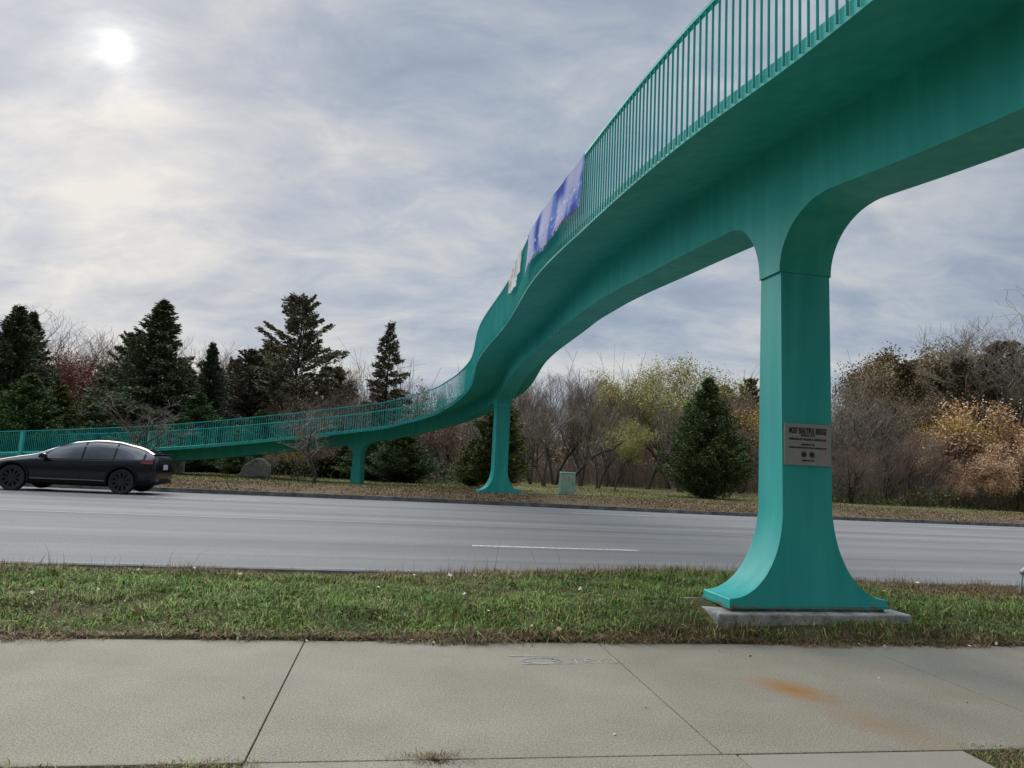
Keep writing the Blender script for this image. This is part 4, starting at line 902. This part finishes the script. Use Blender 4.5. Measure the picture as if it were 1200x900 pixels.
# ------------------------------------------------------------------ boulder, cabinet, guy wire
bm = bmesh.new(); bmesh.ops.create_icosphere(bm, subdivisions=5, radius=1.)
for v in bm.verts:
    c = v.co.copy(); n_ = .10 * math.sin(c.x * 3.1 + 1) * math.cos(c.y * 2.7) + .05 * math.sin(c.z * 7 + c.x * 5) + .02 * math.sin(c.x * 19 + c.y * 17 + c.z * 13)
    v.co = Vector((c.x * .82, c.y * .6, max(c.z, -.35) * .62)) * (1 + n_); v.co.z += .10 * v.co.x - (.10 if c.x < -.5 else 0)
me = bpy.data.meshes.new('boulder'); bm.to_mesh(me); bm.free()
t = Mat('limestone', .9, .2); P = t.pos(); a = noise(P, 2.5, 6, .7); b = noise(P, 18, 5, .7); t.col(mix(1., mix(a, (.42, .41, .38), (.74, .73, .70)), ramp(b, [(.3, .7), (.7, 1.2)]), 'MULTIPLY')); t.bump(mth('ADD', a, b), .8, .05)
bo = mk('boulder', me, t.m, None, True); bo.location = ((307 - 600) / 826 * 34.5, 34.5, .62); bo.scale = (.98, 1, 1.0); tag(bo, 'pale grey boulder on the grass under the ramp girder', 'boulder')
CB = empty('utility_cabinet', ((669.5 - 600) / 826 * 30.6, 30.6, .41), R(6), 'weathered pale green utility cabinet on the far lawn', 'utility box')
t = Mat('cabinet_paint', .6, .4); P = t.pos(); a = noise(P, 4, 6, .7); k = mix(ramp(a, [(.4, 0.), (.65, 1.)]), (.20, .34, .26), (.33, .42, .35)); t.col(k); CABM = t.m
MB().box((0, 0, .50), (.62, .48, .86)).build('housing', CABM, CB, bevel=.02)
MB().box((0, 0, .955), (.66, .52, .05), top=.94).build('lid', CABM, CB, bevel=.012)
MB().box((0, -.246, .50), (.54, .014, .74)).build('door', CABM, CB, bevel=.005)
MB().box((.2, -.262, .52), (.03, .02, .12)).build('handle', TRIM, CB)
MB().box((0, 0, .035), (.70, .56, .09)).build('base', FOOT, CB, bevel=.01)
t = Mat('warning_orange', .6); a = noise(t.pos(), 30, 4); t.col(mix(ramp(a, [(.45, 0.), (.55, 1.)]), (.55, .13, .06), (.5, .3, .2))); MB().box((.05, -.258, .74), (.11, .006, .13)).build('warning_sticker', t.m, CB)
GX, GY_ = 7.02, 9.75
GW = empty('guy_wire', (GX, GY_, float(gz(GX, GY_)) - .02), 0, 'thin steel guy wire clamped to a rod in the dry grass at the right edge', 'guy wire')
STEEL = simple('galvanised', (.36, .36, .35), .45, .5, .7)
MB().tube([(-.05, 0, -.05), (.02, 0, .30)], .012, 8).build('anchor_rod', STEEL, GW, auto=50)
MB().tube([(.03, 0, .34), (.30, .02, 1.1), (2.5, .2, 7.2)], .008, 6).build('wire', simple('wire_dark', (.06, .06, .065), .5, .5, .5), GW)
cl_ = MB(); cl_.tube([(.0, 0, .29), (.01, 0, .32), (.035, 0, .35), (.055, 0, .38)], [.02, .036, .036, .018], 12); cl_.box((.055, -.02, .33), (.04, .035, .04)); cl_.build('clamp', STEEL, GW, bevel=.003)

# ------------------------------------------------------------------ grass, litter
def blades(name, u_r, v_r, n, hr_, w_r, mats, probs, label, seed, lean=.5, zf=None, dens=None, cat='grass'):
    r_ = np.random.default_rng(seed); u = r_.uniform(*u_r, n); v = r_.uniform(*v_r, n)
    cl0 = np.sin(u * 3.1 + 2 * np.sin(v * 2.3)) * np.sin(v * 3.7 + 1.5 * np.sin(u * 1.9)) + .6 * np.sin(u * 9.7 + v * 5.1) * np.sin(v * 11.3)
    if dens is not None:
        keep = r_.random(n) < dens(u, v); u, v, cl0 = u[keep], v[keep], cl0[keep]; n = len(u)
    x = u * CA - v * SA; y = u * SA + v * CA; z = (gz(x, y) if zf is None else zf(u, v)) - .012
    h_ = r_.uniform(*hr_, n) * (1 + .35 * cl0 + .25 * np.sin(u * .8 + v * 2)); h_ = np.maximum(h_, .02); a = r_.uniform(0, 2 * PI, n)
    L = np.stack([np.cos(a), np.sin(a), 0 * a], 1) * (r_.gamma(2., lean / 2, n) * h_)[:, None]; wv = r_.uniform(*w_r, n); b_ = a + PI / 2 + r_.normal(0, .4, n)
    Q = np.stack([np.cos(b_), np.sin(b_), 0 * b_], 1) * wv[:, None] / 2; B0 = np.stack([x, y, z], 1); upv = np.array([[0, 0, 1.]])
    Mid = B0 + L * .35 + upv * (h_ * .62)[:, None]; Tp = B0 + L + upv * (h_ * np.clip(1.05 - .25 * np.linalg.norm(L, axis=1) / h_, .35, 1))[:, None]
    V = np.stack([B0 - Q, B0 + Q, Mid + Q * .8, Tp + Q * .12, Tp - Q * .12, Mid - Q * .8], 1).reshape(-1, 3); k = np.arange(n)[:, None] * 6
    F = np.concatenate([k + [[0, 1, 2, 5]], k + [[5, 2, 3, 4]]], 1).reshape(-1, 4)
    pr = probs(u, v, cl0, r_) ; mi = np.repeat(pr, 2)
    return tag(mk(name, mesh_np(name, V, F, mi), mats), label, cat, None, 'stuff')
def pier_free(u, v):
    p = at_s(SP[0])[0]; uu = p[0] * CA + p[1] * SA; vv = -p[0] * SA + p[1] * CA
    return ~((np.abs(u - uu) < 1.12) & (np.abs(v - vv) < .41))
def pm_verge(u, v, c, r_):
    d = r_.random(len(u)); edge = sstep(8.3, 9.3, v) * .8 + .5 * (v < 6.33) + .55 * sstep(4.6, 6.5, u) * sstep(7.3, 8.2, v) * (1 - .0) + .10 + .24 * sstep(.2, 1.2, np.sin(u * .9 + 1) * np.sin(v * 1.7 + u * .4))
    m = np.zeros(len(u), int); m[d < edge] = 1; m[(d < edge) & (r_.random(len(u)) < .42)] = 2; return m
blades('verge_grass', (-9, 15), (6.22, NEAR - .1), 260000, (.035, .092), (.005, .011), [GRASS, GRASSD, GRASSR], pm_verge, 'long green verge grass between walk and road', 21, .9, dens=lambda u, v: pier_free(u, v) * (.45 + .55 * sstep(-.6, .3, np.sin(u * 5.3) * np.sin(v * 6.1 + u))))
blades('fringe_grass', (-9, 15), (8.6, NEAR - .02), 30000, (.07, .19), (.003, .006), [GRASS, GRASSD, GRASSR], lambda u, v, c, r_: (r_.random(len(u)) < .93).astype(int) + (r_.random(len(u)) < .42).astype(int) * 1 * (r_.random(len(u)) < 2), 'dry brown seeding grass along the near road edge', 22, .8, dens=lambda u, v: (.12 + .88 * sstep(4.5, 6, u)) * (.5 + .5 * np.sin(u * 4)) + .05) if 0 else None
def pm_dry(u, v, c, r_): return np.where(r_.random(len(u)) < .10, 0, np.where(r_.random(len(u)) < .5, 1, 2))
blades('fringe_grass', (-9, 15), (8.35, NEAR - .02), 42000, (.06, .16), (.003, .006), [GRASS, GRASSD, GRASSR], pm_dry, 'dry brown grass along the near road edge', 22, .8, dens=lambda u, v: np.clip(.25 + .25 * np.sin(u * 2.2) + .75 * sstep(4.4, 6.2, u), 0, 1) * pier_free(u, v))
blades('seed_stalks', (-9, 15), (8.5, NEAR + .02), 700, (.15, .34), (.003, .005), [GRASS, GRASSD, GRASSR], pm_dry, 'few tall dry stalks at the near road edge', 23, .45, dens=lambda u, v: np.clip(.2 + .3 * np.sin(u * 1.3) + .5 * sstep(4, 6, u), 0, 1) * pier_free(u, v))
blades('edge_thatch', (-8, 14), (6.03, 6.36), 60000, (.02, .06), (.003, .006), [GRASS, GRASSD, GRASSR], pm_dry, 'brown thatch creeping over the edge of the walk', 24, 2.2, zf=lambda u, v: .012 + 0 * u + .02 * (v > 6.2), dens=lambda u, v: np.clip((v - 6.13 + .09 * np.sin(u * 2.7) * np.sin(u * 1.1 + 1) + .03 * np.sin(u * 17)) * 8, 0, 1))
blades('margin_grass', (-6, -.55), (2.9, 3.86), 26000, (.012, .035), (.003, .006), [GRASS, GRASSD, GRASSR], lambda u, v, c, r_: np.where(r_.random(len(u)) < .3, 0, np.where(r_.random(len(u)) < .4, 1, 2)), 'brownish grass below the walk at the left', 25, 1.2, zf=lambda u, v: 0 * u, dens=lambda u, v: np.clip((3.84 + .04 * np.sin(u * 6) - v) * 14, 0, 1))
blades('margin_grass', (3.36, 6), (2.9, 3.92), 16000, (.012, .04), (.003, .006), [GRASS, GRASSD, GRASSR], lambda u, v, c, r_: np.where(r_.random(len(u)) < .35, 0, np.where(r_.random(len(u)) < .6, 1, 2)), 'dry grass below the walk at the right', 26, 1.2, zf=lambda u, v: 0 * u, dens=lambda u, v: np.clip((3.86 + .05 * np.sin(u * 6) - v) * 14, 0, 1))
def tuft(u, v, rad, n, hmax, label, seed, flat=2.5):
    r_ = np.random.default_rng(seed); th = r_.uniform(0, 2 * PI, n); q = np.abs(r_.normal(0, rad, n))
    uu = u + q * np.cos(th) * 1.9; vv = v + q * np.sin(th) * .8
    mats_ = [GRASS, GRASSD, GRASSR]; x = uu * CA - vv * SA; y = uu * SA + vv * CA; h_ = r_.uniform(.3, 1, n) * hmax
    L = np.stack([np.cos(th), np.sin(th), 0 * th], 1) * (h_ * flat * r_.random(n))[:, None]; Q = np.stack([-np.sin(th), np.cos(th), 0 * th], 1) * .002; B0 = np.stack([x, y, 0 * x - .004], 1); T_ = B0 + L + np.array([[0, 0, 1]]) * h_[:, None]
    V = np.stack([B0 - Q, B0 + Q, T_ + Q * .3, T_ - Q * .3], 1).reshape(-1, 3); F = np.arange(4 * n).reshape(-1, 4)
    return tag(mk('weed_tuft', mesh_np('weed_tuft', V, F, np.where(r_.random(n) < .12, 0, np.where(r_.random(n) < .5, 1, 2))), mats_), label, 'weed')
tuft(.30, 3.80, .06, 900, .02, 'flat dry weed tuft growing from the lower joint of the walk', 1)
0 and tuft(-.70, 3.80, .04, 160, .06, 'small upright dry weed at the left joint corner of the walk', 2, 1.4)
blades('far_grass', (-45, 40), (23.5, 30), 150000, (.03, .08), (.012, .025), [GRASS, GRASSD, GRASSR], lambda u, v, c, r_: np.where(r_.random(len(u)) < .12 + .3 * sstep(27.5, 29, v), 0, np.where(r_.random(len(u)) < .55, 1, 2)), 'short tan autumn grass on the far bank', 27, .9, dens=lambda u, v: (v > kerbv(u) + .2) * 1.)
blades('lawn_grass', (-30, 45), (28, 42), 70000, (.03, .07), (.02, .04), [leaf('grass_olive', (.10, .11, .03), (.19, .19, .06), (.27, .24, .10)), GRASSD, GRASSR], lambda u, v, c, r_: np.where(r_.random(len(u)) < .75, 0, 1), 'yellow green lawn grass beyond the far bank', 28, .8)
def litter(name, u_r, v_r, n, sz, label, seed, zf=None, dz=.02, dens=None, mat=LITLEAF):
    r_ = np.random.default_rng(seed); u = r_.uniform(*u_r, n); v = r_.uniform(*v_r, n)
    if dens is not None: k = r_.random(n) < dens(u, v); u, v = u[k], v[k]; n = len(u)
    x = u * CA - v * SA; y = u * SA + v * CA; z = (gz(x, y) if zf is None else zf(u, v)) + dz * r_.random(n)
    L2 = r_.uniform(*sz, n); d = r_.normal(size=(n, 3)); d[:, 2] *= .25; V, F = quads(np.stack([x, y, z], 1), d, L2, L2 * .8, seed)
    return tag(mk(name, mesh_np(name, V, F), mat), label, 'leaves', None, 'stuff')
litter('fallen_leaves', (-8, 12), (6.25, 9.4), 620, (.025, .075), 'scattered dry leaves lying in the green verge', 31, dz=.09, dens=lambda u, v: pier_free(u, v) * (.5 + .5 * np.sin(u * 1.7)))
litter('fallen_leaves', (-6, 8), (6.05, 6.3), 420, (.02, .05), 'brown leaves gathered along the edge of the walk', 32, zf=lambda u, v: 0 * u + .012, dz=.02, dens=lambda u, v: .35 + .4 * np.sin(u * 1.3 + 1))
litter('fallen_leaves', (-45, 40), (23.4, 28), 15000, (.03, .07), 'brown leaves covering the far bank', 33, dz=.04, dens=lambda u, v: (v > kerbv(u) + .2) * (1.), mat=BANKLEAF)
litter('leaf_crumbs', (-3, 6), (3.9, 6.1), 16, (.012, .035), 'few crumbs of leaf on the walk', 34, zf=lambda u, v: 0 * u + .005, dz=.004)
